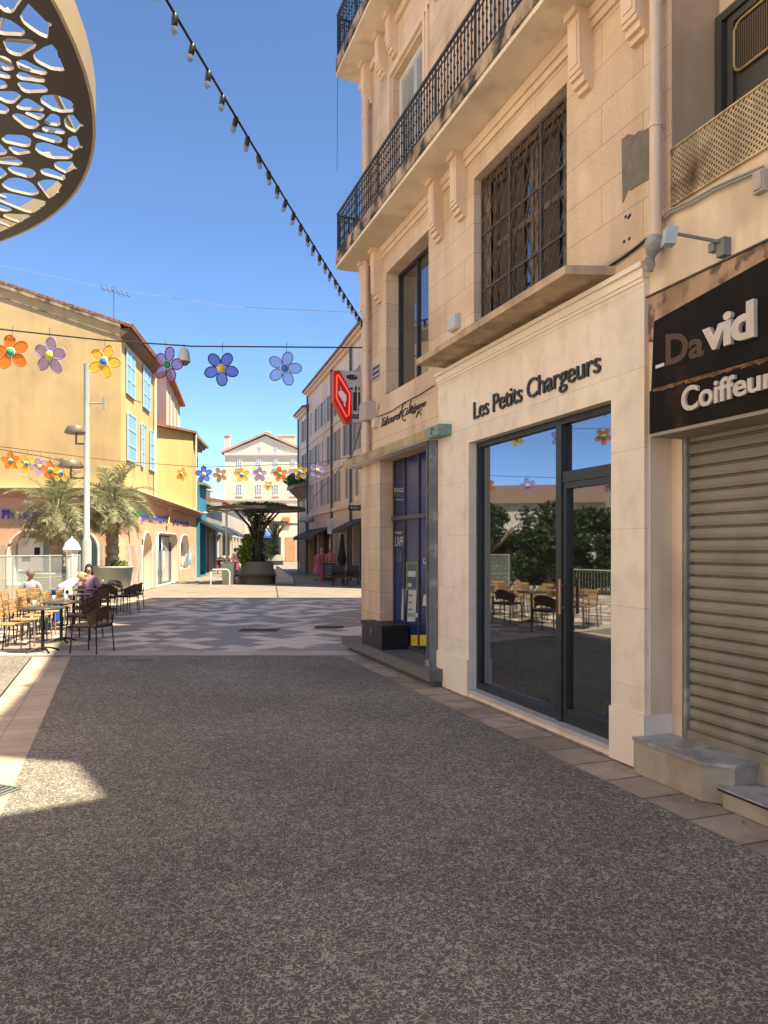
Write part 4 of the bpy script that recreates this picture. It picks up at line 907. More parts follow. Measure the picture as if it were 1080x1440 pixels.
# ================================================================== LAMPS
def near_cyl(x, ytop, ybase_Y, r, name, label, m):
    X = (x - 540) / FPX * ybase_Y; t = thing(name, label, 'street lamp', (X, ybase_Y, 0), local=True)
    zt = EYE + (HZ - ytop) / FPX * ybase_Y; mb = MB(); mb.lathe([(r * 1.6, 0), (r * 1.6, .05), (r, .06), (r, zt)], seg=14); mb.build('pole', m, t); return t, zt
GP = mat('galvanised_pole', (.36, .37, .33), .5, .08, 4); BRS = mat('bronze_lamp_head', (.25, .2, .16), .4, .1, 5, metal=.3)
LP, zt = near_cyl(122, 512, 19.5, .075, 'street_lamp', 'tall grey lamp post with two flat bronze heads on the left', GP)
s = 19.5 / FPX
def zz_(y, Y=19.5): return EYE + (HZ - y) / FPX * Y
for (dx, y, r) in ((-.28, 607, .3), (-.42, 655, .32)):
    mb = MB(); mb.lathe([(r * .72, .13), (r, -.03), (r * .95, -.05), (r * .3, -.03), (.02, -.02)], (dx, 0, zz_(y)), 18); h = mb.build('lamp_head', BRS, LP)
    mb = MB(); mb.tube([(dx, 0, zz_(y) - .03), (dx, 0, zz_(y) - .32), (0, 0, zz_(y) - .32)], .03, 8); mb.build('lamp_arm', BRS, LP)
mb = MB(); mb.tube([(0, 0, zz_(567)), (.44, 0, zz_(567))], .02, 6); mb.box(.42, .48, -.03, .03, zz_(576), zz_(558)); mb.build('side_arm', GP, LP)
mb = MB(); mb.lathe([(.12, 0), (.12, 1.9), (.08, 2.0)], (0, 0, 0), 14); mb.build('pole_sleeve', mat('dimpled_sleeve', (.42, .42, .38), .4, .2, 40, .6, 60), LP)
LP2, zt = near_cyl(318.5, 718, 36, .055, 'street_lamp', 'slim pale lamp post in front of the big ivy planter', mat('pale_pole', (.55, .56, .5), .5))
mb = MB(); mb.tube([(0, 0, zt - .05), (-.5, -.1, zt + .0), (-.9, -.2, zt - .15)], .04, 6); mb.lathe([(.02, .06), (.25, 0), (.22, -.05), (.02, -.05)], (-1.0, -.2, zt - .12), 12); mb.build('lamp_head', GP, LP2)
LP3, zt = near_cyl(431, 732, 50, .07, 'street_lamp', 'dark lamp post by the striped awnings of the alley', mat('dark_pole', (.12, .12, .12)))
mb = MB(); mb.lathe([(.3, .35), (.5, .3), (.55, .0), (.1, -.05)], (0, 0, zt - .1), 12); mb.build('lamp_head', GP, LP3)

# ================================================================== FOLIAGE helpers
IVY = leaf_mat('ivy_leaves', (.035, .075, .02), (.09, .16, .04)); LIMEG = leaf_mat('lime_leaves', (.1, .17, .02), (.2, .27, .04)); DKT = leaf_mat('dark_tree_leaves', (.02, .045, .012), (.045, .08, .02))
PALMG = leaf_mat('palm_fronds', (.19, .21, .10), (.38, .37, .21)); PALMD = leaf_mat('dry_palm_fronds', (.34, .26, .13), (.46, .37, .21))
BARK = mat('fibrous_palm_bark', (.36, .27, .18), .95, .3, 10, 1.0, 30, stain=.3)
def leaf(mb, p, s, rnd):
    n = Vector((rnd.gauss(0, 1), rnd.gauss(0, 1), rnd.gauss(0, 1))).normalized(); a_ = n.orthogonal().normalized(); b_ = n.cross(a_)
    t = rnd.random() * 6.28; x = (a_ * math.cos(t) + b_ * math.sin(t)) * s; y = (b_ * math.cos(t) - a_ * math.sin(t)) * s * .6
    mb.poly([p - x, p - y, p + x, p + y])
def clump(mb, c, r, n, s, rnd):
    for _ in range(n):
        d = Vector((rnd.gauss(0, 1), rnd.gauss(0, 1), rnd.gauss(0, 1))).normalized() * rnd.random() ** .4
        leaf(mb, Vector((c[0] + d.x * r[0], c[1] + d.y * r[1], c[2] + d.z * r[2])), s * rnd.uniform(.6, 1.3), rnd)
def palm(x, Y, ytop_crown, label, rad, seed, planter_r, planter_h):
    rnd = random.Random(seed); X = (x - 540) / FPX * Y; zc = zz_(ytop_crown, Y)
    t = thing('potted_palm', label, 'palm', (X, Y, 0), 'palms in big planters', local=True)
    mb = MB(); mb.lathe([(planter_r * .72, 0), (planter_r * .97, planter_h - .08), (planter_r, planter_h - .07), (planter_r, planter_h), (planter_r * .93, planter_h), (planter_r * .9, planter_h - .1)], seg=32)
    mb.build('planter', mat('grey_green_planter', (.34, .35, .29), .6, .08, 3), t)
    mb = MB(); mb.lathe([(0.01, planter_h - .09), (planter_r * .9, planter_h - .09)], seg=20); mb.build('soil', mat('soil', (.06, .045, .03), .95), t)
    mb = MB(); prof = []; z = planter_h - .1; k_ = 0
    while z < zc - .1:
        prof.append((.19 + .05 * rnd.random() - .03 * (z / zc) + (.05 if k_ < 2 else 0), z)); z += .07; k_ += 1
    prof += [(.2, zc - .1), (.05, zc)]
    mb.lathe(prof, (0, 0, 0), 14)
    for i in range(90):
        zq = planter_h + (zc - planter_h) * rnd.random(); an = rnd.random() * 6.28; p = Vector((math.cos(an), math.sin(an), 0)); q = p.cross(Vector((0, 0, 1)))
        b0 = p * .17 + Vector((0, 0, zq)); mb.poly([b0 - q * .05, b0 + q * .05, b0 + p * .09 + Vector((0, 0, .16))])
    mb.build('trunk', BARK, t)
    gr, dr_ = MB(), MB()
    for i in range(58):
        el = R(88 - 150 * ((i + .5) / 58) ** .85 + rnd.uniform(-8, 8)); az = i * 2.399 + rnd.uniform(-.2, .2); dry = i > 43
        L_ = rad * rnd.uniform(.85, 1.15) * (.75 if dry else 1); hd = Vector((math.cos(az), math.sin(az), 0))
        p = Vector((0, 0, zc - .05)) + hd * .1; d = hd * math.cos(el) + Vector((0, 0, math.sin(el))); n = 11; pts = [p.copy()]
        for k_ in range(n): d = (d + Vector((0, 0, -.115 - .05 * (k_ / n)))).normalized(); p = p + d * L_ / n; pts.append(p.copy())
        mbx = dr_ if dry else gr; mbx.tube(pts, .01, 3, cap=False, rs=[.02 - .0015 * k_ for k_ in range(n + 1)])
        for k_ in range(2, n + 1):
            for sub in (0, .33, .66):
                if k_ == n and sub: break
                q = pts[k_] if not sub else pts[k_].lerp(pts[min(k_ + 1, n)], sub); dd = (pts[min(k_ + 1, n)] - pts[k_ - 1]).normalized()
                sd = dd.cross(Vector((0, 0, 1))); sd = (sd if sd.length > .1 else Vector((1, 0, 0))).normalized(); upv = sd.cross(dd)
                ll = rad * .36 * math.sin(math.pi * min(.96, .18 + .78 * k_ / n)) ** .6
                for sg in (1, -1):
                    e1_ = (sd * sg * .75 + dd * .75 + upv * .25 + Vector((rnd.gauss(0, .12), rnd.gauss(0, .12), rnd.gauss(0, .12)))).normalized(); md = q + e1_ * ll * .5; tp_ = q + e1_ * ll + Vector((0, 0, -ll * .25)); wv = dd * .013
                    mbx.poly([q - wv, q + wv, md + wv, md - wv]); mbx.poly([md - wv, md + wv, tp_])
    gr.build('fronds', PALMG, t); dr_.build('dry_fronds', PALMD, t)
    mb = MB(); clump(mb, (planter_r * .45, -.2, planter_h + .05), (.28, .25, .14), 160, .06, rnd); mb.build('bedding_plant', LIMEG, t)
    return t
palm(158, 24, 702, 'potted palm right of the grey lamp post, trunk fully visible', 1.35, 5, .66, 1.15)
palm(80, 22.5, 712, 'potted palm left of the grey lamp post, behind the terrace glass', 1.3, 9, .8, 1.0)

# metal tree canopy
def halfplane(poly, mid, nrm):
    out = []; n = len(poly)
    for i in range(n):
        p, q = poly[i], poly[(i + 1) % n]; dp_ = (p[0] - mid[0]) * nrm[0] + (p[1] - mid[1]) * nrm[1]; dq = (q[0] - mid[0]) * nrm[0] + (q[1] - mid[1]) * nrm[1]
        if dp_ <= 0: out.append(p)
        if (dp_ < 0 < dq) or (dq < 0 < dp_):
            t = dp_ / (dp_ - dq); out.append((p[0] + (q[0] - p[0]) * t, p[1] + (q[1] - p[1]) * t))
    return out
def lace_disc(mb, Rr, z, n, seed, rib, th, solid=.15):
    rnd = random.Random(seed); sites = []
    tries = 0; sc = Rr * 1.55 / math.sqrt(n)
    dfs = .40 if n > 200 else .62
    while len(sites) < n and tries < 60000:
        tries += 1; an = rnd.random() * 6.283; r = Rr * math.sqrt(rnd.random()) * .97; p = (r * math.cos(an), r * math.sin(an))
        # anisotropic spacing: cells longer along the radius
        ok = True
        for s_ in sites:
            dx, dy = p[0] - s_[0], p[1] - s_[1]; rr_ = math.hypot(*p) + 1e-6; er = (dx * p[0] + dy * p[1]) / rr_; et = (-dx * p[1] + dy * p[0]) / rr_
            if (er * .7) ** 2 + (et * 1.25) ** 2 < (sc * dfs * (.7 + .55 * abs(math.sin(p[0] * 2.1 + p[1] * 1.3)))) ** 2: ok = False; break
        if ok: sites.append(p)
    circ = [(Rr * math.cos(2 * math.pi * k / 96), Rr * math.sin(2 * math.pi * k / 96)) for k in range(96)]
    for i, s_ in enumerate(sites):
        poly = circ
        for j, q in enumerate(sites):
            if i == j or math.hypot(q[0] - s_[0], q[1] - s_[1]) > sc * 7: continue
            poly = halfplane(poly, ((s_[0] + q[0]) / 2, (s_[1] + q[1]) / 2), (q[0] - s_[0], q[1] - s_[1]))
            if len(poly) < 3: break
        if len(poly) < 3: continue
        cx = sum(p[0] for p in poly) / len(poly); cy = sum(p[1] for p in poly) / len(poly)
        angs = sorted(set([round(math.atan2(p[1] - cy, p[0] - cx), 5) for p in poly] + [round(-math.pi + .0007 + k * math.pi / 14, 5) for k in range(28)]))
        def rad(an):
            dx, dy = math.cos(an), math.sin(an); best = 1e9
            for k in range(len(poly)):
                p, q = poly[k], poly[(k + 1) % len(poly)]; ex_, ey = q[0] - p[0], q[1] - p[1]; den = dx * ey - dy * ex_
                if abs(den) < 1e-12: continue
                t = ((p[0] - cx) * ey - (p[1] - cy) * ex_) / den; u = ((p[0] - cx) * dy - (p[1] - cy) * dx) / den
                if t > 0 and -1e-4 <= u <= 1 + 1e-4: best = min(best, t)
            return best if best < 1e8 else 0
        ro = [rad(an) for an in angs]; ed = Rr - math.hypot(cx, cy)
        out = [(cx + r * math.cos(an), cy + r * math.sin(an)) for r, an in zip(ro, angs)]
        if rnd.random() < solid or min(ro) < rib * .9: mb.poly([(x, y, z) for x, y in out]); mb.poly([(x, y, z + th) for x, y in out]); continue
        m_ = len(ro); ri = []
        rb = rib * rnd.uniform(.5, 1.2)
        for k in range(m_):
            av = sum(ro[(k + d) % m_] for d in range(-4, 5)) / 9; r = min(ro[k] * .9 - rb * .3, av * .84)
            px_, py_ = cx + r * math.cos(angs[k]), cy + r * math.sin(angs[k])
            while math.hypot(px_, py_) > Rr - .07 and r > .01: r -= .01; px_, py_ = cx + r * math.cos(angs[k]), cy + r * math.sin(angs[k])
            ri.append(max(r, .012))
        inn = [(cx + r * math.cos(an), cy + r * math.sin(an)) for r, an in zip(ri, angs)]
        for k in range(m_):
            j = (k + 1) % m_
            mb.poly([(*out[k], z), (*out[j], z), (*inn[j], z), (*inn[k], z)]); mb.poly([(*inn[k], z), (*inn[j], z), (*inn[j], z + th), (*inn[k], z + th)], 1); mb.poly([(*out[k], z + th), (*out[j], z + th), (*inn[j], z + th), (*inn[k], z + th)])
    # rim
    rows = [[(r_ * math.cos(2 * math.pi * k / 96), r_ * math.sin(2 * math.pi * k / 96), zz) for k in range(96)] for r_, zz in ((Rr - .001, z - .001), (Rr + .012, z - .001), (Rr + .012, z + .15), (Rr - .01, z + .15), (Rr - .01, z))]
    mb.grid(rows, 2, False, True)
BRN = mat('brown_laser_cut_steel', (.055, .047, .044), .45, .1, 3, metal=.2, spec=.5); GOLD = mat('pale_champagne_rim', (.5, .41, .28), .4, .08, 2, metal=.3); EDGE = mat('cut_edge_pale', (.5, .44, .38), .5)
BRANCH = mat('white_metal_branch', (.5, .47, .43), .5)
def metal_tree(p, Rr, zc, label, ncell, seed, ivy=True, steel=BRN, ivyn=4200):
    t = thing('planter_canopy', label, 'canopy', p, 'metal tree canopies on planters', local=True); rnd = random.Random(seed)
    mb = MB(); lace_disc(mb, Rr, zc, ncell, seed, .014, .014, .05 if not ivy else .8); mb.build('lace_disc', [BRN, EDGE, GOLD if not ivy else BRN], t)
    mb = MB()
    for k in range(9):
        an = k * 2 * math.pi / 9 + .2; d = Vector((math.cos(an), math.sin(an), 0)); q = Vector((-d.y, d.x, 0))
        mb.tube([d * .12 + Vector((0, 0, 1.0)), d * .18 + Vector((0, 0, zc * .6)), d * .45 + Vector((0, 0, zc * .8)), d * Rr * .5 + Vector((0, 0, zc + .06)), d * Rr * .93 + Vector((0, 0, zc + .1))], .05, 7, rs=[q * (1 if ivy else .45) for q in (.09, .08, .06, .04, .025)])
        for f_, s_ in ((.55, 1), (.7, -1), (.8, 1)): mb.tube([d * Rr * f_ + Vector((0, 0, zc + .08)), d * Rr * (f_ + .12) + q * s_ * Rr * .12 + Vector((0, 0, zc + .12)), d * Rr * min(.93, f_ + .2) + q * s_ * Rr * .27 + Vector((0, 0, zc + .1))], .015, 5)
    if not ivy:
        for k in range(170):
            an = rnd.random() * 6.283; rr_ = Rr * math.sqrt(rnd.random()) * .92; p_ = Vector((rr_ * math.cos(an), rr_ * math.sin(an), zc + .06 + rnd.random() * .1)); dd = an + rnd.uniform(-1.2, 1.2); pts_ = [p_.copy()]
            for j in range(5): dd += rnd.uniform(-.5, .5); p_ = p_ + Vector((math.cos(dd), math.sin(dd), rnd.uniform(-.1, .1))) * .07; pts_.append(p_.copy())
            if math.hypot(p_.x, p_.y) < Rr * .94: mb.tube(pts_, .006, 5, rs=[.009, .008, .007, .006, .005, .004])
    mb.build('branches', BRANCH if not ivy else steel, t)
    mb = MB(); mb.lathe([(.55, 0), (.6, .05), (.98, .1), (.98, .14), (.9, .16)] if False else [(.9, 0), (.9, .42), (.86, .44), (.78, 1.08), (.74, 1.08), (.72, .95)], seg=32); pl = mb.build('planter', mat('grey_green_concrete', (.18, .18, .145), .7, .08, 2), t)
    mb = MB(); mb.lathe([(.9, .36), (1.25, .38), (1.25, .45), (.88, .45)], seg=32); mb.build('bench', mat('dark_bench', (.07, .065, .055), .6), t)
    mb = MB(); mb.lathe([(.01, .96), (.73, .96)], seg=16); mb.build('soil', MATS['soil'], t)
    if ivy:
        mb = MB()
        for i in range(26): zq = 1.1 + (zc - 1.1) * i / 25; r = .38 + .12 * math.sin(i * 1.3) + (.35 if i > 20 else 0); clump(mb, (.08 * math.sin(i), .05, zq), (r, r, .16), ivyn // 26, .06, rnd)
        for i in range(60): an = rnd.random() * 6.28; r = Rr * .5 * math.sqrt(rnd.random()); clump(mb, (.1 + r * math.cos(an), r * math.sin(an), zc + .2), (.4, .4, .2), ivyn // 40, .06, rnd)
        mb.build('ivy', IVY, t)
        mb = MB(); clump(mb, (-.55, -.3, 1.5), (.42, .4, .5), 900, .07, rnd); clump(mb, (-.4, -.4, 2.1), (.32, .3, .35), 400, .07, rnd); clump(mb, (-.6, -.5, 1.15), (.3, .3, .2), 200, .05, rnd); mb.build('shrub', LIMEG, t)
    return t
metal_tree((-6.33, 36.9, 0), 2.4, 3.6, 'nearer ivy covered metal tree canopy on a round planter', 70, 4)
metal_tree((-11.8, 80, 0), 2.5, 4.3, 'farther ivy covered metal tree canopy deep in the alley', 50, 8)
metal_tree((-3.55, 2.47, 0), 2.4, 3.6, 'brown laser cut canopy disc overhead at the upper left', 1100, 15, ivy=False)

# ================================================================== END BUILDING (pediment)
EB = thing('pediment_building', 'cream building with a pediment closing the far end of the alley', 'building', (-18, 100, 0))
EP = Plane(((316 - 540) / FPX * 100, 100), (1, 0)); we = (430 - 316) / FPX * 100
EC = mat('pale_cream_end', (.80, .64, .44), .85, .05, .5); zc0 = EP.z_(350, 637); za = EP.z_(375, 613)
mb = MB(); wall(mb, EP, 0, we, 0, zc0, [])
mb.poly([EP.W(0, 0, zc0), EP.W(we, 0, zc0), EP.W(we / 2, 0, za)])
LPn = Plane(EP.p, (-.16, 1)); mb.poly([LPn.W(0, 0, 0), LPn.W(14, 0, 0), LPn.W(14, 0, zc0 - .4), LPn.W(0, 0, zc0 - .4)]); mb.box(.1, we, -12, -.1, 0, zc0 - .1, 0, EP)
mb.build('wall', EC, EB)
mb = MB(); q0 = EP.W(-.5, .3, zc0 - .1); q1 = EP.W(we / 2, .3, za + .25); q2 = EP.W(we + .5, .3, zc0 - .1); bk = Vector((0, 14, 0))
mb.prism([q0, q1, q1 + bk, q0 + bk], (0, 0, .3)); mb.prism([q1, q2, q2 + bk, q1 + bk], (0, 0, .3)); rf = mb.build('roof', mat('pink_tile_edge', (.52, .33, .25), .85, .15, 2), EB)
for x, y0, y1, w_ in ((317.5, 628, 612, .7), (375, 612, 607, .5), (402, 627, 612, 2.2)):
    mb = MB(); u = EP.u_(x); zb_, zt_ = EP.z_(x, y0), EP.z_(x, y1); mb.box(u - w_ / 2, u + w_ / 2, -1.5, -.6, zb_ - .5, zt_, 0, EP); mb.box(u - w_ / 2 - .1, u + w_ / 2 + .1, -1.6, -.5, zt_, zt_ + .15, 0, EP); mb.build('chimney', CREAM, rf)
mb = MB(); mb.box(0, we, 0, .25, zc0 - .35, zc0, 0, EP); mb.box(0, we, 0, .15, EP.z_(350, 704), EP.z_(350, 701), 0, EP); mb.box(0, we, .0, .12, EP.z_(350, 711), EP.z_(350, 709), 0, EP); mb.build('cornice', TRIM, EB)
WINC = mat('grey_blue_window', (.30, .33, .38), .5, .1)
for xc in (336.7, 363.9, 388, 412):
    for (y1, y0, hw) in ((646, 658, 3.0), (681, 697, 3.6), (743, 760, 3.6)) if True else ():
        if y1 == 743: continue
        u0, u1 = EP.u_(xc - hw), EP.u_(xc + hw); z0, z1 = EP.z_(xc, y0), EP.z_(xc, y1)
        mb = MB(); mb.box(u0, u1, 0, .05, z0, z1, 0, EP); wn = mb.build('window', WINC, EB)
        mb = MB(); rect_frame(mb, EP, u0, u1, z0, z1, .09, .05, .09); m_ = (u0 + u1) / 2; mb.box(m_ - .05, m_ + .05, .05, .09, z0 + .09, z1 - .09, 0, EP)
        for q in (.33, .66): mb.box(u0 + .09, m_ - .05, .05, .08, z0 + (z1 - z0) * q - .03, z0 + (z1 - z0) * q + .03, 0, EP); mb.box(m_ + .05, u1 - .09, .05, .08, z0 + (z1 - z0) * q - .03, z0 + (z1 - z0) * q + .03, 0, EP)
        mb.build('frame', WHITE, wn); mb = MB(); mb.box(u0 - .15, u1 + .15, 0, .2, z0 - .15, z0, 0, EP); mb.build('sill', TRIM, wn)
for xc in (365, 388):
    mb = MB(); mb.box(EP.u_(xc - 2.6), EP.u_(xc + 2.6), 0, .05, EP.z_(xc, 636), EP.z_(xc, 628.5), 0, EP); mb.build('window', [mat('attic_window', (.45, .45, .45), .5)], EB)
for k_ in range(3):
    for z0, z1 in ((8.8, 10.8), (12.2, 13.6)):
        mb = MB(); mb.box(1.2 + k_ * 3.8, 2.3 + k_ * 3.8, .0, .06, z0, z1, 0, LPn); mb.build('shutter', mat('brownish_shutter', (.3, .26, .22)), EB)
# shops below
mb = MB()
for u0, u1, mi in ((.5, 2.6, 0), (3.2, 4.4, 1), (5, 7.6, 0), (8.2, 9.6, 2), (9.8, 10.8, 1)): mb.box(u0, u1, 0, .06, .1, 3.3, mi, EP)
mb.build('shop_front', [mat('shop_dark', (.05, .05, .06)), mat('shop_blue', (.07, .13, .3)), mat('shop_orange', (.55, .3, .15))], EB)
mb = MB(); u0 = EP.u_(366); mb.prism([EP.W(u0, 0, 4.2), EP.W(u0, 1.4, 3.5), EP.W(u0, 1.4, 3.2), EP.W(u0, 0, 3.9)], (2.3, 0, 0)); mb.build('awning', mat('awning_blue', (.06, .12, .3)), EB)
mb = MB()
for x, y in ((402, 727),): u0 = EP.u_(397); mb.box(u0, u0 + 1.0, .07, .12, 4.6, 6, 0, EP); mb.box(EP.u_(337), EP.u_(337) + 1.2, .07, .12, 6.5, 7.6, 0, EP)
mb.build('sign_panel', mat('sign_orange', (.6, .2, .07)), EB)

# ================================================================== RIGHT ALLEY ROW
RP = Plane((-1.18, 38.4), (-.284, 1))     # u grows away from the camera
RP.n = Vector((-1, -.284)).normalized()
def ru(x): return RP.u_(x)
ubr = [-6.6, ru(495), ru(468), ru(434), ru(421)]
SHT = [mat('grey_beige_shutter', (.3, .27, .22), .7, .08, 3, wave=12), mat('pale_grey_shutter', (.42, .42, .38), .7, .08, 3, wave=12), mat('rose_shutter', (.34, .27, .24), .7, .08, 3, wave=12)]
specs = [('cream', (.78, .6, .42), 12.95, 'narrow cream house at the near end of the right alley row', 0), ('beige', (.76, .58, .4), 12.9, 'beige shuttered house with tall louvres, second in the right alley row', 0), ('rose', (.74, .48, .36), 12.9, 'pinkish house with a deep roof, third in the right alley row', 1), ('pale', (.72, .54, .4), 11.9, 'farthest house of the right alley row with a corner balcony', 2)]
for i, (nm, col, H_, lab, sm) in enumerate(specs):
    u0, u1 = ubr[i], ubr[i + 1]; m = mat('render_' + nm, col, .85, .1, .8, .2, 20, stain=.3)
    t = thing('alley_house', lab, 'building', RP.W(u0, 0, 0), 'houses on the right of the alley')
    hol = []; n = max(1, int((u1 - u0) / 2.1)); sp = (u1 - u0) / n
    for k in range(n):
        c = u0 + sp * (k + .5)
        for z0, z1 in ((4.55, 6.25), (7.0, 8.75), (9.75, 11.3)): 
            if z1 < H_ - .3: hol.append((c - .4, c + .4, z0, z1, .2))
    mb = MB(); wall(mb, RP, u0, u1, 4.0, H_, hol); mb.box(u0, u1, -8, -.4, 0, H_ - .05, 0, RP)
    mb.poly([RP.W(u1, 0, 4), RP.W(u1, -.4, 4), RP.W(u1, -.4, H_), RP.W(u1, 0, H_)]); mb.poly([RP.W(u0, 0, 0), RP.W(u0, -.4, 0), RP.W(u0, -.4, H_), RP.W(u0, 0, H_)])
    mb.build('wall', m, t)
    mb = MB(); mb.box(u0, u1, 0, .2, H_ - .25, H_ - .1, 0, RP); mb.box(u0, u1, -.3, .4, H_ - .1, H_ + .02, 0, RP); mb.prism([RP.W(u0, .5, H_ + .02), RP.W(u0, .5, H_ + .15), RP.W(u0, -4, H_ + 1.3), RP.W(u0, -4, H_ + .02)], RP.u.to_3d() * (u1 - u0), 1)
    rf = mb.build('roof', [MOULD, TILE], t)
    mb = MB(); uc = (u0 + u1) / 2 + .5; mb.box(uc - .3, uc + .3, -1.6, -.9, H_ + .2, H_ + 1.5, 0, RP); mb.build('chimney', m, rf)
    mb = MB(); mb.box(u0, u1, 0, .12, 3.98, 4.2, 0, RP); mb.box(u0, u1, 0, .07, 6.5, 6.62, 0, RP); mb.box(u0, u1, 0, .07, 9.2, 9.32, 0, RP); mb.build('string_course', MOULD, t)
    for (a0, a1, z0, z1, _) in hol:
        mb = MB(); mb.box(a0, a1, -.19, -.17, z0, z1, 0, RP); mb.build('window', GLASSF, t)
        if (int(a0 * 7) + int(z0)) % 4 == 0:
            for q0, q1 in ((a0, a0 + .39), (a0 + .41, a1)): mb = MB(); mb.box(q0, q1, -.1, -.06, z0, z1, 0, RP); mb.build('shutter', SHT[sm], t)
        else:
            for q0, q1 in ((a0 - .44, a0 - .02), (a1 + .02, a1 + .44)): mb = MB(); mb.box(q0, q1, .01, .06, z0, z1, 0, RP); mb.build('shutter', SHT[sm], t)
    # ground floor shops
    mb = MB(); wall(mb, RP, u0, u1, 0, 3.98, [(u0 + .4, u0 + (u1 - u0) * .55, 0, 2.9, .4), (u0 + (u1 - u0) * .62, u1 - .3, 0, 2.9, .4)], o=.01); mb.build('shop_wall', mat('shop_wall_' + nm, tuple(c * .8 for c in col)), t)
    mb = MB(); mb.box(u0 + .3, u1 - .2, -.39, -.36, 0, 3, 0, RP); mb.build('shop_window', glass_mat('dark_shop_glass', (.03, .03, .03), .08) if 'dark_shop_glass' not in MATS else MATS['dark_shop_glass'], t)
    mb = MB(); mb.tube([RP.W(u1 - .06, .1, 0), RP.W(u1 - .06, .1, H_ - .2)], .07, 8); mb.build('downpipe', mat('dark_downpipe', (.1, .11, .12)), t)
    if i in (0, 2):
        aw = mat('dark_awning', (.06, .056, .052), .85); z = 3.3 if i == 0 else 3.1; L0, L1 = (-1.2, u1 - .1) if i == 0 else (u0 + .2, u1 - .2)
        mb = MB(); mb.prism([RP.W(L0, .02, z), RP.W(L0, 1.15, z - .55), RP.W(L0, 1.15, z - .78), RP.W(L0, 1.11, z - .61), RP.W(L0, .02, z - .06)], RP.u.to_3d() * (L1 - L0)); mb.build('awning', aw, t)
    if i == 3:
        mb = MB(); mb.box(u0 + .2, u1 - .1, 0, 1.0, 6.2, 6.4, 0, RP); 
        for k in range(4): uu = u0 + .5 + k * (u1 - u0 - 1) / 3; mb.prism([RP.W(uu - .12, 0, 5.3), RP.W(uu - .12, .3, 5.6), RP.W(uu - .12, .9, 6.2), RP.W(uu - .12, 0, 6.2)], RP.u.to_3d() * .24)
        bl = mb.build('balcony', mat('brown_corbel', (.33, .22, .16)), t); mb = MB()
        k = 0
        while k * .12 < u1 - u0 - .4: mb.tube([RP.W(u0 + .25 + k * .12, .95, 6.4), RP.W(u0 + .25 + k * .12, .95, 7.3)], .015, 4, cap=False); k += 1
        mb.tube([RP.W(u0 + .2, .95, 7.3), RP.W(u1 - .1, .95, 7.3)], .03, 5); mb.tube([RP.W(u0 + .2, 0, 7.3), RP.W(u0 + .2, .95, 7.3)], .03, 5)
        mb.build('railing', IRON, bl)
        rnd = random.Random(2); mb = MB(); clump(mb, RP.W((u0 + u1) / 2 - 1, .9, 6.7), (.8, 1.6, .35), 500, .1, rnd); mb.build('balcony_plants', IVY, bl)
block('shade_block', 'added hidden beige block behind the near end of the row, shading the alley', 1.6, 12, 30.5, 37.5, 20, CREAM)  # unseen block, added to shade the near alley floor
block('shade_block', 'added hidden beige block behind the middle of the row, shading the alley', .2, 12, 40, 57, 20, CREAM)  # second unseen block, added so the deeper alley floor falls in shade
# alley signs and cloth
def rsign(name, label, x0, y0, x1, y1, o0, o1, m, marks=None):
    Y = RP.W(*[RP.u_((x0 + x1) / 2, (o0 + o1) / 2)] + [0, 0]).y; mb = MB(); p0, p1 = P(x0, y1, Y), P(x1, y0, Y); mb.box(p0.x, p1.x, Y - .06, Y + .06, p0.z, p1.z)
    if marks: 
        w_, h_ = p1.x - p0.x, p1.z - p0.z
        pl_ = Plane((p0.x, Y - .06), (1, 0)); text_on(mb, pl_, marks, [(w_ * .15, p0.z + h_ * .3), (w_ * .85, p0.z + h_ * .3), (w_ * .85, p0.z + h_ * .7), (w_ * .15, p0.z + h_ * .7)], .001, .01, .01, mi=1)
    mb.box(p1.x, p1.x + .35, Y - .02, Y + .02, (p0.z + p1.z) / 2, (p0.z + p1.z) / 2 + .04)
    mb.build(name, [m, mat('pale_mark', (.5, .48, .42))], base=p0, label=label, cat='sign')
rsign('shop_sign', 'black oblong shop sign projecting high beside the stone corner', 490, 710.5, 507, 718, .5, 1, BLACKM, 'MAISON')
rsign('shop_sign', 'white cloth like shop sign hanging over the alley awnings', 460.5, 729, 472.5, 751, .3, 1, mat('sign_white', (.62, .61, .58)), 'W')

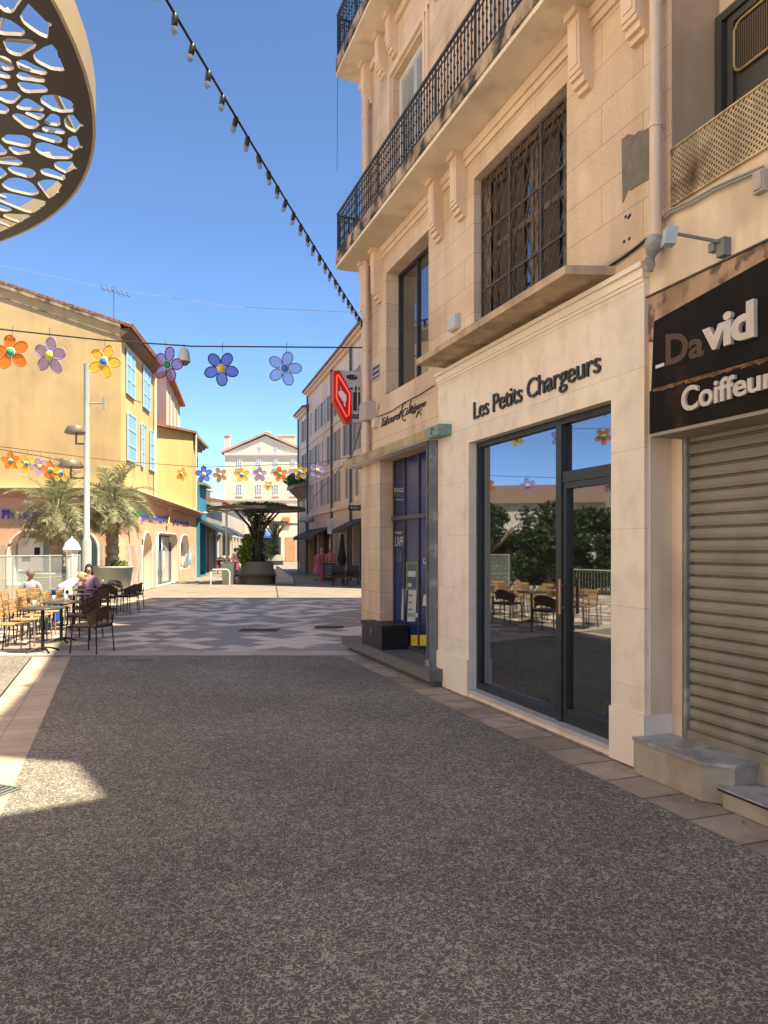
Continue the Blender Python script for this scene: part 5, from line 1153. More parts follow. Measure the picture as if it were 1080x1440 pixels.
# ================================================================== LEFT ALLEY ROW
LPl = Plane((-11.4, 44.8), (-.106, 1)); LPl.n = Vector((1, .106)).normalized()
lo = [(0, 3.2, 5.6, (.04, .22, .36), 'teal painted shop house just past the pharmacy', .2), (3.2, 14, 4.6, (.3, .27, .23), 'low beige shop row with displays left of the ivy canopy', 0), (14, 36, 5.4, (.42, .36, .29), 'long low cream shop row at the left far end of the alley', 0)]
for i, (u0, u1, H_, col, lab, oo) in enumerate(lo):
    t = thing('alley_shop', lab, 'building', LPl.W(u0, 0, 0)); m = mat('leftshop%d' % i, col, .7, .1, 1)
    hol = []; n = max(1, int((u1 - u0) / 3)); sp = (u1 - u0) / n
    for k in range(n): hol.append((u0 + sp * k + .3, u0 + sp * (k + 1) - .4, .1, 2.8, .3))
    mb = MB(); wall(mb, LPl, u0, u1, 0, H_, hol, o=oo); mb.box(u0, u1, -7, -.3, 0, H_ - .01, 0, LPl); mb.poly([LPl.W(u0, oo, 0), LPl.W(u0, -.3, 0), LPl.W(u0, -.3, H_), LPl.W(u0, oo, H_)]); mb.build('wall', m, t)
    mb = MB(); mb.box(u0, u1, -7, oo + .35, H_, H_ + .15, 0, LPl); mb.prism([LPl.W(u0, oo + .35, H_ + .15), LPl.W(u0, -7, H_ + 1.6), LPl.W(u0, -7, H_ + .15)], LPl.u.to_3d() * (u1 - u0)); mb.build('roof', mat('grey_green_roof', (.2, .27, .24)) if i < 2 else TILE, t)
    for h in hol:
        mb = MB(); mb.box(h[0], h[1], oo - .29, oo - .26, h[2], h[3], 0, LPl); f = mb.build('shop_window', mat('teal_door', (.05, .3, .42)) if i == 0 else MATS['dark_shop_glass'], t)
        mb = MB(); rect_frame(mb, LPl, h[0], h[1], h[2], h[3], .08, oo - .26, oo - .2); mb.build('frame', WHITE if i else MATS['teal_door'], f)
    mb = MB(); z = 3.35; mb.prism([LPl.W(u0 + .2, oo, z + .2), LPl.W(u0 + .2, oo + 1.2, z - .45), LPl.W(u0 + .2, oo + 1.2, z - .65), LPl.W(u0 + .2, oo, z)], LPl.u.to_3d() * min(u1 - u0 - .3, 8)); mb.build('awning', mat('teal_black_awning', (.03, .05, .06)), t)
GRH = thing('green_house', 'pale green and cream tall house seen over the low alley shops', 'building', (-21, 86, 0))
mb = MB(); mb.box(-24.5, -21.6, 84, 92, 0, 8.8); mb.build('wall', mat('sage_render', (.33, .42, .33)), GRH)
mb = MB(); mb.prism([(-25, 83.5, 8.8), (-21.2, 83.5, 8.8), (-23, 83.5, 10.4)], (0, 9, 0)); mb.build('roof', mat('greenish_roof', (.3, .27, .18)), GRH)
# clothes display stand in front of the left shops
DS = thing('market_stand', 'clothes and trinket stand under an awning at the left alley shops', 'stall', (-10.9, 50.5, 0), local=True)
mb = MB(); mb.box(-.5, .9, -.4, .4, .95, 1.0); mb.build('table_top', mat('stand_wood', (.25, .15, .1)), DS)
mb = MB()
for x in (-.45, .85): mb.tube([(x, 0, 0), (x, 0, .95)], .03, 6)
mb.build('leg', IRON, DS); rnd = random.Random(4)
for i, c in enumerate(((.5, .1, .08), (.03, .03, .04), (.55, .5, .45), (.03, .03, .05), (.4, .12, .2), (.6, .6, .6), (.35, .2, .1))):
    mb = MB(); x = -.4 + i * .19; mb.box(x - .07, x + .07, -.3 - .02 * i, .2, .35 + .1 * (i % 3), .94); mb.build('garment', mat('cloth%d' % i, c), DS)
mb = MB()
for i in range(9): mb.lathe([(.02, 0), (.09, .05), (.07, .2), (.03, .25)], (-.4 + i * .15, rnd.uniform(-.2, .2), 1.0), 7, i % 3)
mb.build('goods', [mat('goods_a', (.5, .45, .4)), mat('goods_b', (.1, .1, .12)), mat('goods_c', (.55, .3, .2))], DS)

# ================================================================== PLAZA FURNITURE
def box_thing(name, label, cat, p): return thing(name, label, cat, p, local=True)
BN = box_thing('litter_bin', 'grey green litter bin against the slim pale lamp post', 'bin', (-7.5, 35.9, 0))
mb = MB(); mb.hexa([(-.28, -.25, 0), (.22, -.25, 0), (.22, .25, 0), (-.28, .25, 0), (-.34, -.3, 1.0), (.28, -.3, 1.0), (.28, .3, 1.0), (-.34, .3, 1.0)]); mb.build('body', mat('bin_green', (.4, .44, .37), .6), BN)
mb = MB(); mb.box(-.37, .31, -.33, .33, 1.0, 1.07); mb.build('lid', mat('bin_lid', (.33, .36, .31), .6), BN)
mb = MB(); mb.tube([(0, 0, 0), (0, 0, .6), (.1, 0, .72), (.8, 0, .72), (.9, 0, .6), (.9, 0, 0)], .035, 8); o = mb.build('bike_hoop', mat('hoop_pale', (.55, .57, .52), .4), base=(0, 0, 0), label='pale tubular bicycle hoop beside the litter bin', cat='bicycle stand'); o.location = (-8.25, 35.2, 0)
BRR = box_thing('concrete_bench', 'pale sloping bench slab to the right of the ivy planter', 'bench', (-5.0, 36.6, 0))
mb = MB(); mb.hexa([(-.3, -.35, 0), (.55, -.35, 0), (.55, .3, 0), (-.3, .3, 0), (-.3, -.35, .85), (.5, -.35, .3), (.5, .3, .3), (-.3, .3, .85)]); mb.build('slab', mat('bench_pale', (.5, .48, .44), .7), BRR)
mb = MB(); mb.box(-.32, .6, -.37, .32, .0, .08); mb.build('base', GP, BRR)

BLKL = mat('black_chair_metal', (.015, .014, .014), .45, .1); RAT = mat('brown_rattan', (.13, .07, .04), .7, .3, 60, .8, 200, brick=(.02, .02, .003, .5)); CUSH = mat('brown_cushion', (.23, .14, .09), .8, .1, 5)
YW = mat('honey_wood_slats', (.56, .35, .16), .55, .1, 6, brick=(5, .045, .006, .4, 0, .1))
def wicker_chair(label, p, rz):
    t = thing('wicker_armchair', label, 'chair', (p[0], p[1], 0), 'brown wicker chairs of the terrace', rz, True)
    for sx in (-1, 1):
        for sy in (-1, 1):
            mb = MB(); mb.tube([(sx * .25, sy * .24, 0), (sx * .225, sy * .215, .45)] + ([(sx * .235, sy * .235, .62)] if sy < 0 else [(sx * .24, .2, .62)]), .013, 6); mb.build('leg', BLKL, t)
    mb = MB(); mb.box(-.23, .23, -.22, .23, .42, .45); mb.build('seat_frame', BLKL, t)
    mb = MB(); rows = [[(x, y, z) for x, y in ((-.22, -.21), (.22, -.21), (.23, .2), (.15, .24), (-.15, .24), (-.23, .2))] for z in (.45, .475)]; mb.poly(rows[1]); mb.grid([r + r[:1] for r in rows]); mb.build('seat', CUSH, t)
    mb = MB(); n = 16; pts = []
    for k in range(n + 1):
        an = R(-20 + 220 * k / n); pts.append((.27 * math.cos(an), -.02 - .25 * math.sin(an), .62 + .14 * max(0, math.sin(an)) ** 1.5))
    mb.tube(pts, .014, 7); rows = [[(x * .98, y * .98, z - d * (.2 if 2 < k < n - 2 else .02)) for k, (x, y, z) in enumerate(pts)] for d in (0, .5, 1)]; mb.grid(rows)
    mb.build('backrest', RAT, t); return t
def slat_chair(label, p, rz):
    t = thing('slatted_chair', label, 'chair', (p[0], p[1], 0), 'honey coloured slatted chairs in rows', rz, True)
    for sx in (-1, 1):
        mb = MB(); mb.tube([(sx * .21, .2, 0), (sx * .2, .19, .44)], .012, 6); mb.build('leg', mat('grey_chair_metal', (.2, .19, .18), .4), t)
        mb = MB(); mb.tube([(sx * .21, -.24, 0), (sx * .2, -.2, .44), (sx * .2, -.25, .8)], .012, 6); mb.build('leg', BLKL, t)
    mb = MB()
    for k in range(5): y = -.2 + k * .083; mb.box(-.215, .215, y, y + .07, .44 + .006 * abs(k - 2), .458 + .006 * abs(k - 2))
    mb.build('seat', YW, t); mb = MB()
    for k in range(3): z = .58 + k * .085; mb.hexa([(-.215, -.235 - k * .01, z), (.215, -.235 - k * .01, z), (.215, -.215 - k * .01, z), (-.215, -.215 - k * .01, z), (-.215, -.245 - k * .01, z + .07), (.215, -.245 - k * .01, z + .07), (.215, -.225 - k * .01, z + .07), (-.215, -.225 - k * .01, z + .07)])
    mb.build('backrest', YW, t); return t
def table(label, p, r=.33, square=False, items=()):
    t = thing('bistro_table', label, 'table', (p[0], p[1], 0), 'dark bistro tables of the terrace', local=True)
    mb = MB(); mb.lathe([(.01, .71), (r, .71), (r + .005, .725), (r, .74), (.01, .74)], seg=24); mb.build('tabletop', mat('dark_tabletop', (.07, .065, .06), .3, .1, 5), t)
    mb = MB(); mb.tube([(0, 0, .03), (0, 0, .71)], .028, 10); mb.build('pedestal', BLKL, t)
    mb = MB()
    for k in range(4): an = R(45 + 90 * k); mb.tube([(0, 0, .08), (.14 * math.cos(an), .14 * math.sin(an), .06), (.27 * math.cos(an), .27 * math.sin(an), .012)], .018, 6)
    mb.build('base', BLKL, t)
    return t
gp = lambda x, y: G(x, y).xy
faceL = R(90)     # chair front (+y local) turned to -x
for x, y, rz, lab in ((130, 917, 78, 'nearest brown wicker chair, by the pale kerb'), (119, 898, 84, 'second wicker chair, just behind the nearest one'), (122, 884, 95, 'third wicker chair of the front table row'), (136, 872, 80, 'wicker chair beyond the three front ones, half hidden'), (178, 861.5, 80, 'wicker chair at the right of the pink dressed woman’s table'), (186, 858, 88, 'rightmost wicker chair, turned to the round table'), (158, 852, 180, 'wicker chair behind the round table with the glasses'), (150, 864, 20, 'wicker chair at the near side of the glasses table')):
    wicker_chair(lab, gp(x, y), R(rz))
for x, y, lab in ((60, 917, 'nearest dark table at the end of the slatted chairs'), (86, 903, 'second dark table in front of the wicker chairs'), (104, 885, 'third dark table with the white card holder'), (116, 872, 'fourth table, behind the bending person'), (152, 859, 'round table with glasses by the pink dressed woman')): table(lab, gp(x, y))
rnd = random.Random(11)
ln = ['nearest slatted chair at the pavement edge', 'second slatted chair from the pavement edge', 'third slatted chair, beside the second dark table', 'fourth slatted chair of the right hand row', 'fifth slatted chair of the right hand row', 'sixth slatted chair, in front of the bending person']
for k in range(6):
    Y = 12.3 + k * .82; X = -6.05 - .10 * k - .31 * (Y - 12.3) * .3; slat_chair(ln[k], (X - .12, Y), R(-82 + rnd.uniform(-6, 6)))
ln = ['nearest slatted chair of the left row, cut by the frame', 'second slatted chair of the left row', 'third slatted chair of the left row', 'fourth slatted chair of the left row', 'fifth slatted chair of the left row below the grey shirted man', 'sixth slatted chair of the left row beside the grey shirted man', 'farthest slatted chair of the left row']
for k in range(7):
    Y = 12.6 + k * .85; slat_chair(ln[k], (-6.78 - .12 * k, Y), R(98 + rnd.uniform(-6, 6)))
ln = ['first slatted chair by the glass screen at the left edge', 'second slatted chair along the glass screen', 'third slatted chair along the glass screen', 'last slatted chair along the glass screen']
for k in range(4): slat_chair(ln[k], (-7.6 - .1 * k, 14.6 + k * .9), R(-85 + rnd.uniform(-8, 8)))
# things on tables
GLS = clear_mat('drinking_glass', (.75, .8, .78), .35)
def glass_(p, z, lab):
    mb = MB(); mb.lathe([(.02, 0), (.03, .002), (.036, .12), (.033, .12), (.027, .01)], seg=12); o = mb.build('drinking_glass', GLS, base=(0, 0, 0), label=lab, cat='glass', group='glasses on the tables'); o.location = (p[0], p[1], z)
pt = gp(152, 859)
glass_((pt[0] - .12, pt[1] - .05), .74, 'left glass on the round table by the pink dressed woman'); glass_((pt[0] + .02, pt[1] + .05), .74, 'middle glass on the round table by the pink dressed woman'); glass_((pt[0] + .14, pt[1] - .02), .74, 'right glass on the round table by the pink dressed woman')
for (x, y), dx, lab in (((60, 917), -.1, 'tall glass on the nearest dark table'), ((86, 903), .12, 'glass on the second dark table'), ((86, 903), -.1, 'glass at the left rim of the second dark table'), ((116, 872), .08, 'glass on the fourth table behind the bending person')):
    q = gp(x, y); glass_((q[0] + dx, q[1] - .08), .74, lab)
pt = gp(104, 885); MH = thing('menu_holder', 'white card holder standing on the third dark table', 'menu holder', (pt[0] - .12, pt[1], .74), local=True)
mb = MB(); mb.hexa([(-.08, -.05, 0), (.08, -.05, 0), (.08, .05, 0), (-.08, .05, 0), (-.06, -.01, .2), (.06, -.01, .2), (.06, .01, .2), (-.06, .01, .2)]); mb.build('card', WHITE, MH); mb = MB(); mb.box(-.03, .03, -.051, -.045, .02, .09); mb.build('print', BLACKM, MH)

# glass wind screen
SCR = clear_mat('screen_glass', (.80, .84, .80), .18)
WS = thing('glass_windscreen', 'glass terrace screen with thin metal posts behind the slatted chairs', 'screen', (-9, 18.6, 0))
p_ = [P(-40, 0, 17.5).xy, P(18, 0, 18.5).xy, P(70, 0, 19.5).xy, P(112, 0, 20.5).xy]
mb, mp = MB(), MB()
for i in range(3):
    a0, a1 = p_[i], p_[i + 1]
    mb.poly([(a0[0], a0[1], .15), (a1[0], a1[1], .15), (a1[0], a1[1], 1.5), (a0[0], a0[1], 1.5)])
    for z in (.12, .95, 1.52): mp.tube([(a0[0], a0[1], z), (a1[0], a1[1], z)], .02 if z != .95 else .01, 6)
for q in p_: mp.tube([(q[0], q[1], 0), (q[0], q[1], 1.55)], .025, 6)
mb.build('glass_panel', SCR, WS); mp.build('metal_frame', GP, WS)
# closed white parasol
PA = thing('closed_parasol', 'closed white parasol on a tall stand behind the terrace', 'parasol', (P(101, 0, 21.5).x, 21.5, 0), local=True)
mb = MB(); mb.tube([(0, 0, 0), (0, 0, 2.07)], .025, 8); mb.build('pole', WHITE, PA)
mb = MB(); seg = 16; rows = []
for r, z in ((.09, .7), (.12, 1.2), (.13, 1.6), (.2, 1.68), (.15, 1.85), (.03, 2.02)): rows.append([((r * (1 + .25 * (k % 2))) * math.cos(6.283 * k / seg), (r * (1 + .25 * (k % 2))) * math.sin(6.283 * k / seg), z) for k in range(seg)])
mb.grid(rows, 0, False, True); mb.build('canopy_cloth', mat('white_canvas', (.72, .68, .58), .9), PA)
mb = MB(); mb.box(-.3, .3, -.3, .3, 0, .08); mb.build('base', GP, PA)
# dark closed parasol in the alley
PD = thing('closed_parasol', 'closed black parasol beside the alley café chairs', 'parasol', (P(481, 0, 36).x, 36, 0), local=True)
mb = MB(); mb.tube([(0, 0, 0), (0, 0, 2.45)], .03, 8); mb.build('pole', BLKL, PD)
mb = MB(); rows = []
for r, z in ((.14, .9), (.2, 1.2), (.12, 1.7), (.08, 2.4)): rows.append([((r * (1 + .25 * (k % 2))) * math.cos(6.283 * k / 12), (r * (1 + .25 * (k % 2))) * math.sin(6.283 * k / 12), z) for k in range(12)])
mb.grid(rows, 0, False, True); mb.build('canopy_cloth', mat('black_canvas', (.02, .02, .025), .9), PD)
# alley chairs
def alley_chair(x, lab, Y=34.5):
    t = thing('dark_armchair', lab, 'chair', (P(x, 0, Y).x, Y, 0), 'dark woven chairs at the alley café', R(180), True); m = mat('dark_weave', (.06, .045, .04), .8)
    mb = MB(); mb.box(-.28, .28, -.28, .28, .36, .46); mb.build('seat', m, t); mb = MB(); mb.box(-.28, .28, -.33, -.27, .4, .92); mb.build('backrest', m, t)
    for s_ in (-1, 1): mb = MB(); mb.box(s_ * .3 - .03, s_ * .3 + .03, -.3, .28, .4, .68); mb.build('armrest', m, t)
    for sx in (-1, 1):
        for sy in (-1, 1): mb = MB(); mb.tube([(sx * .26, sy * .26, 0), (sx * .24, sy * .24, .37)], .02, 5); mb.build('leg', BLKL, t)
alley_chair(476, 'left dark woven armchair by the chalk board'); alley_chair(496, 'right dark woven armchair next to the stone corner')
CB = box_thing('chalkboard', 'red framed chalk board standing in the alley', 'chalk board', (P(463, 0, 37).x, 37, 0))
mb = MB(); mb.hexa([(-.3, -.1, .12), (.3, -.1, .12), (.3, -.05, .12), (-.3, -.05, .12), (-.3, .1, 1.0), (.3, .1, 1.0), (.3, .14, 1.0), (-.3, .14, 1.0)]); mb.build('board', mat('chalk_board', (.03, .035, .045)), CB)
mb = MB()
for x in (-.33, .33): mb.tube([(x, -.13, 0), (x, .12, 1.08)], .03, 5)
mb.tube([(-.33, .12, 1.08), (.33, .12, 1.08)], .03, 5); mb.build('frame', mat('red_frame', (.45, .06, .04)), CB)
mb = MB()
for k in range(6): z = .3 + .11 * k; y = -.105 + (z - .12) * .227; mb.box(-.2, .1 + .02 * (k % 3), y - .006, y, z, z + .025)
mb.build('chalk_writing', mat('chalk', (.35, .38, .42)), CB)

# ================================================================== PEOPLE
SKIN = mat('skin', (.5, .3, .21), .6, .05)
def skin_mesh(name, nodes, edges, m, parent, sub=1):
    me = bpy.data.meshes.new(name); names = list(nodes); ix = {n: i for i, n in enumerate(names)}
    me.from_pydata([nodes[n][:3] for n in names], [(ix[a_], ix[b_]) for a_, b_ in edges], []); me.materials.append(m)
    o = bpy.data.objects.new(name, me); COL.objects.link(o); o.parent = parent; o['_b'] = (0, 0, 0)
    md = o.modifiers.new('skin', 'SKIN'); md.use_smooth_shade = True
    sv = me.skin_vertices[0].data if me.skin_vertices else None
    if sv is None:
        bm = bmesh.new(); bm.from_mesh(me); bm.verts.layers.skin.verify(); bm.to_mesh(me); bm.free(); sv = me.skin_vertices[0].data
    for n in names: r = nodes[n][3]; rr = r if isinstance(r, tuple) else (r, r); sv[ix[n]].radius = rr
    sv[0].use_root = True
    s_ = o.modifiers.new('sub', 'SUBSURF'); s_.levels = sub; s_.render_levels = sub; return o
def person(label, p, rz, pose, shirt, trousers, hair, long_hair=False, scale=1.0, skirt=False, z0=0, lean=0, nod=0):
    t = thing('person', label, 'person', (p[0], p[1], z0), None, rz, True); t.scale = (scale,) * 3
    hz = .93 if pose != 'sit' else .50; ln_ = R(lean)
    def tor(y, z): return (y * math.cos(ln_) + z * math.sin(ln_), -y * math.sin(ln_) + z * math.cos(ln_))
    N = {}
    def T(n, x, y, z, r): yy, zz = tor(y, z); N[n] = (x, yy, hz + zz, r)
    N['pel'] = (0, 0, hz, (.14, .11)); T('waist', 0, 0, .18, (.125, .095)); T('chest', 0, .01, .36, (.15, .11)); T('neckb', 0, 0, .5, (.075, .065)); T('neck', 0, .01, .57, .052)
    hy = R(nod); 
    for n, y, z, r in (('h1', .025, .64, (.07, .085)), ('h2', .03, .72, (.08, .1)), ('h3', .015, .79, (.065, .085))): T(n, 0, y + math.sin(hy) * (z - .57), z - (1 - math.cos(hy)) * (z - .57), r)
    T('nose', 0, .155 + math.sin(hy) * .1, .69, .014)
    E = [('pel', 'waist'), ('waist', 'chest'), ('chest', 'neckb'), ('neckb', 'neck'), ('neck', 'h1'), ('h1', 'h2'), ('h2', 'h3'), ('h2', 'nose')]
    for s, k in ((-1, 'L'), (1, 'R')):
        T('sh' + k, s * .18, 0, .45, .055)
        if pose == 'stand': arm = [(s * .23, -.02, .18, .042), (s * .24, .05, -.06, .03), (s * .24, .08, -.13, .026)]
        elif pose == 'sit': arm = [(s * .25, .02, .2, .042), (s * .17, .25, .14, .032), (s * .14, .32, .15, .026)]
        else: arm = [(s * .24, .1, .24, .042), (s * .15, .3, .2, .032), (s * .12, .37, .2, .026)]
        for n, a_ in zip(('el', 'wr', 'pa'), arm): T(n + k, *a_)
        E += [('neckb', 'sh' + k), ('sh' + k, 'el' + k), ('el' + k, 'wr' + k), ('wr' + k, 'pa' + k)]
        pa = Vector(N['pa' + k][:3]); wr = Vector(N['wr' + k][:3]); d = (pa - wr).normalized(); sd = Vector((s, 0, 0))
        for fi in range(5):
            off = (fi - 1.5) * .018; L_ = (.075, .085, .08, .065, .05)[fi]
            q = pa + d * (L_ if fi < 4 else .03) + (Vector((0, 1, 0)) if abs(d.z) > .7 else sd) * (off if fi < 4 else -.05) + Vector((0, 0, -.012)); N['f%d%s' % (fi, k)] = (*q, .008); E.append(('pa' + k, 'f%d%s' % (fi, k)))
        if pose == 'sit': leg_ = [(s * .1, .05, hz - .03, .085), (s * .13, .42, hz, .06), (s * .13, .44, .1, .042), (s * .13, .56, .04, .035)]
        else: leg_ = [(s * .1, 0, hz - .08, .085), (s * .11, .02, .5, .058), (s * .12, -.03, .1, .042), (s * .13, .12, .04, .035)]
        for n, a_ in zip(('hip', 'kn', 'an', 'to'), leg_): N[n + k] = a_
        E += [('pel', 'hip' + k), ('hip' + k, 'kn' + k), ('kn' + k, 'an' + k), ('an' + k, 'to' + k)]
    skin_mesh('body', N, E, SKIN, t, 1)
    g = lambda names, gr: {n: (*N[n][:3], tuple(v + gr for v in N[n][3]) if isinstance(N[n][3], tuple) else N[n][3] + gr) for n in names}
    S = g(['pel', 'waist', 'chest', 'neckb', 'shL', 'shR', 'elL', 'elR'], .022); skin_mesh('shirt', S, [('pel', 'waist'), ('waist', 'chest'), ('chest', 'neckb'), ('neckb', 'shL'), ('neckb', 'shR'), ('shL', 'elL'), ('shR', 'elR')], shirt, t, 1)
    if skirt:
        mb = MB(); zk = .45 if pose != 'sit' else .4; mb.lathe([(.3, zk), (.24, hz - .15), (.16, hz + .08)], seg=14); mb.build('skirt', trousers, t)
    else:
        S = g(['pel', 'hipL', 'hipR', 'knL', 'knR', 'anL', 'anR'], .018); skin_mesh('trousers', S, [('pel', 'hipL'), ('pel', 'hipR'), ('hipL', 'knL'), ('hipR', 'knR'), ('knL', 'anL'), ('knR', 'anR')], trousers, t, 1)
    mb = MB()
    for s in (-1, 1):
        q = N['to' + ('L' if s < 0 else 'R')]; mb.lathe([(.02, 0), (.05, .01), (.05, .05), (.03, .07)], (q[0], q[1] - .03, 0), 8)
    mb.build('shoes', BLKL, t)
    h2 = Vector(N['h2'][:3]); mb = MB(); rows = []
    for i in range(7):
        ph = R(-35 + 125 * i / 6) if not long_hair else R(-60 + 150 * i / 6); rows.append([(h2.x + .1 * math.cos(ph) * math.cos(a2), h2.y - .025 + .118 * math.cos(ph) * math.sin(a2) - (.02 if a2 > 3.4 else 0), h2.z + .015 + .125 * math.sin(ph)) for a2 in [R(150 + 240 * k / 12) for k in range(13)]])
    mb.grid(rows); mb.lathe([(.001, .128), (.06, .115), (.1, .06)], (h2.x, h2.y - .012, h2.z + .0), 14)
    if long_hair: mb.lathe([(.09, 0), (.12, -.12), (.08, -.32), (.02, -.36)], (h2.x, h2.y - .07, h2.z), 12)
    mb.build('hair', hair, t)
    mb = MB()
    for s in (-1, 1): mb.lathe([(.001, -.009), (.011, 0), (.001, .009)], (h2.x + s * .033, h2.y + .098, h2.z + .0), 6)
    mb.build('eyes', BLACKM, t)
    return t
GRYS = mat('grey_shirt', (.33, .34, .38), .9); NAVYT = mat('navy_cloth', (.03, .04, .1), .9); HB = mat('grey_hair', (.33, .3, .26), .9); HD = mat('dark_hair', (.025, .018, .014), .8); HBL = mat('blond_hair', (.45, .33, .18), .8); HBR = mat('brown_hair', (.1, .06, .035), .8)
PINK = mat('mauve_blouse', (.5, .28, .36), .9); ROY = mat('royal_blue_shorts', (.02, .11, .55), .9); WB = mat('white_blue_shirt', (.42, .46, .55), .9)
pm_ = P(43, 840, 17.2); person('grey haired man in a grey shirt seen from behind among the slatted chairs', (pm_.x, 17.2), R(25), 'sit', GRYS, NAVYT, mat('short_tan_hair', (.2, .15, .11)), z0=.0, scale=.92)
pm_ = P(80, 840, 16.2); person('person in a white top and bright blue shorts bending over the tables', (pm_.x, 16.2), R(-60), 'bend', WB, ROY, HBL, z0=0, lean=62, scale=.86)
pm_ = P(125, 840, 19.3); person('woman in a mauve blouse sitting at the round table with glasses', (pm_.x, 19.3), R(200), 'sit', PINK, PINK, HD, long_hair=True, scale=.97)
slat_chair('slatted chair under the grey shirted man', (P(43, 840, 17.2).x, 17.15), R(25)); wicker_chair('wicker chair under the woman in the mauve blouse', (P(125, 840, 19.3).x, 19.35), R(200))
pm_ = P(448, 0, 40); person('woman with grey hair in a pink dress walking by the chalk board', (pm_.x, 40), R(170), 'stand', mat('bright_pink', (.62, .17, .28)), mat('bright_pink_skirt', (.6, .15, .25)), HB, skirt=True, scale=.93)
pm_ = P(452.5, 0, 43.5); person('person in orange pink top behind the pink dressed woman', (pm_.x, 43.5), R(200), 'stand', mat('coral_top', (.6, .25, .2)), NAVYT, HBL)
pm_ = P(464, 0, 39); person('grey haired woman in a coral top behind the chalk board', (pm_.x, 39.3), R(180), 'stand', mat('salmon_top', (.58, .2, .17)), NAVYT, mat('silver_hair', (.4, .39, .37)))
pm_ = P(331, 0, 45); person('person with dark hair and a plum skirt at the clothes stand', (pm_.x, 45), R(60), 'stand', mat('plum_top', (.2, .07, .1)), mat('plum_skirt', (.25, .04, .1)), HD, skirt=True)

# ================================================================== GARLANDS
def flower(name_col, p, r, rz, petal, centre, label, group, tilt=0, wire=.15):
    t = thing('flower_ornament', label, 'flower ornament', p, group, rz, True); rnd = random.Random(int(p[0] * 100) + 7); t.rotation_euler = (rnd.uniform(-.12, .12), rnd.uniform(-.1, .1), rz + rnd.uniform(-.2, .2))
    a0 = rnd.uniform(0, 1.2)
    mb, mr = MB(), MB()
    for k in range(5):
        an = a0 + k * 2 * math.pi / 5; c = Vector((math.cos(an), 0, math.sin(an))) * r * .62; dx = Vector((math.cos(an), 0, math.sin(an))); dy = Vector((-math.sin(an), 0, math.cos(an)))
        pts = [c + dx * math.cos(q) * r * .4 + dy * math.sin(q) * r * .31 for q in [2 * math.pi * i / 16 for i in range(16)]]
        bend = Vector((0, rnd.uniform(-.12, .12) * r, 0)); pts = [p_ + bend * (p_.length / r) for p_ in pts]; mb.poly([p_ + Vector((0, .004 * k, 0)) for p_ in pts]); mr.tube([p_ + Vector((0, .004 * k, 0)) for p_ in pts + pts[:2]], r * .035, 5, cap=False)
    fl = mb.build('petals', petal[0], t); mr.build('petal_rim', petal[1], t)
    mb = MB(); mb.lathe([(.001, -.02), (r * .22, -.015), (r * .22, .015), (.001, .02)], seg=14); ob = mb.build('flower_centre', centre, t); ob.rotation_euler = (R(90), 0, 0); ob.location = (0, -.01, 0)
    mb = MB(); mb.lathe([(.001, -.012), (r * .26, -.01), (r * .26, .01), (.001, .012)], seg=14); ob = mb.build('centre_ring', WHITE, t); ob.rotation_euler = (R(90), 0, 0); ob.location = (0, -.004, 0)
    mb = MB(); mb.tube([(0, 0, r * .9), (0, 0, r + wire)], .004, 4); mb.build('hanger', IRON, t); return t
def pet(n, c, al=.4): return (clear_mat('petal_' + n, c, al), mat('rim_' + n, tuple(v * .7 for v in c), .6))
PT = {'orange': pet('orange', (.8, .25, .05)), 'lilac': pet('lilac', (.5, .4, .68)), 'yellow': pet('yellow', (.85, .55, .1)), 'maroon': (clear_mat('petal_maroon', (.4, .32, .55), .5), mat('rim_maroon', (.25, .03, .04))), 'navy': (clear_mat('petal_navy', (.16, .2, .5), .6), mat('rim_navy', (.03, .04, .16))), 'blue': (clear_mat('petal_blue', (.4, .52, .72), .4), mat('rim_tan', (.3, .25, .25)))}
CT = {'green': mat('c_green', (.05, .4, .18)), 'yellow': mat('c_yellow', (.75, .6, .05)), 'blue': mat('c_blue', (.03, .2, .65)), 'dgreen': mat('c_dgreen', (.02, .22, .1))}
def cable(name, pts, r, label, m=IRON, sag=0, n=24):
    mb = MB(); P_ = [Vector(p) for p in pts]; out = []
    for i in range(len(P_) - 1):
        for k in range(n): t = k / n; q = P_[i].lerp(P_[i + 1], t); q.z -= sag * 4 * t * (1 - t); out.append(q)
    out.append(P_[-1]); mb.tube(out, r, 5); return mb.build(name, m, base=P_[0], label=label, cat='cable')
YG = 12.3
cp = [P(-700, 440, YG), P(-200, 450, YG), P(0, 463, YG), P(140, 478, YG), P(270, 487, YG), P(400, 488, YG), P(511, 489, YG)]
cable('garland_cable', cp, .013, 'black cable of the near flower garland across the street', n=3)
F1 = [(15, 495, .3, 'orange', 'green', 'orange flower with a green centre at the left end of the near garland'), (70, 500, .3, 'lilac', 'yellow', 'lilac flower with a yellow centre, second on the near garland'), (146, 508, .28, 'yellow', 'blue', 'yellow flower with a blue centre in front of the lamp post top'), (236, 513, .29, 'maroon', 'dgreen', 'maroon edged flower with a dark green centre by the yellow house corner'), (311, 518, .28, 'navy', 'yellow', 'navy blue flower with a yellow centre against the sky'), (400, 518, .28, 'blue', 'blue', 'pale blue flower with a tan edge, nearest the corner building'),
      (-60, 493, .3, 'yellow', 'blue', 'yellow flower just outside the left edge of the near garland'), (-190, 490, .3, 'maroon', 'green', 'maroon flower left of the frame on the near garland'), (-330, 480, .3, 'lilac', 'yellow', 'lilac flower far left on the near garland'), (-480, 480, .3, 'orange', 'green', 'orange flower far left on the near garland')]
for x, y, r, c, cc, lab in F1: flower(c, P(x, y, YG), r, R(random.uniform(-12, 12)), PT[c], CT[cc], lab, 'flowers of the near garland')
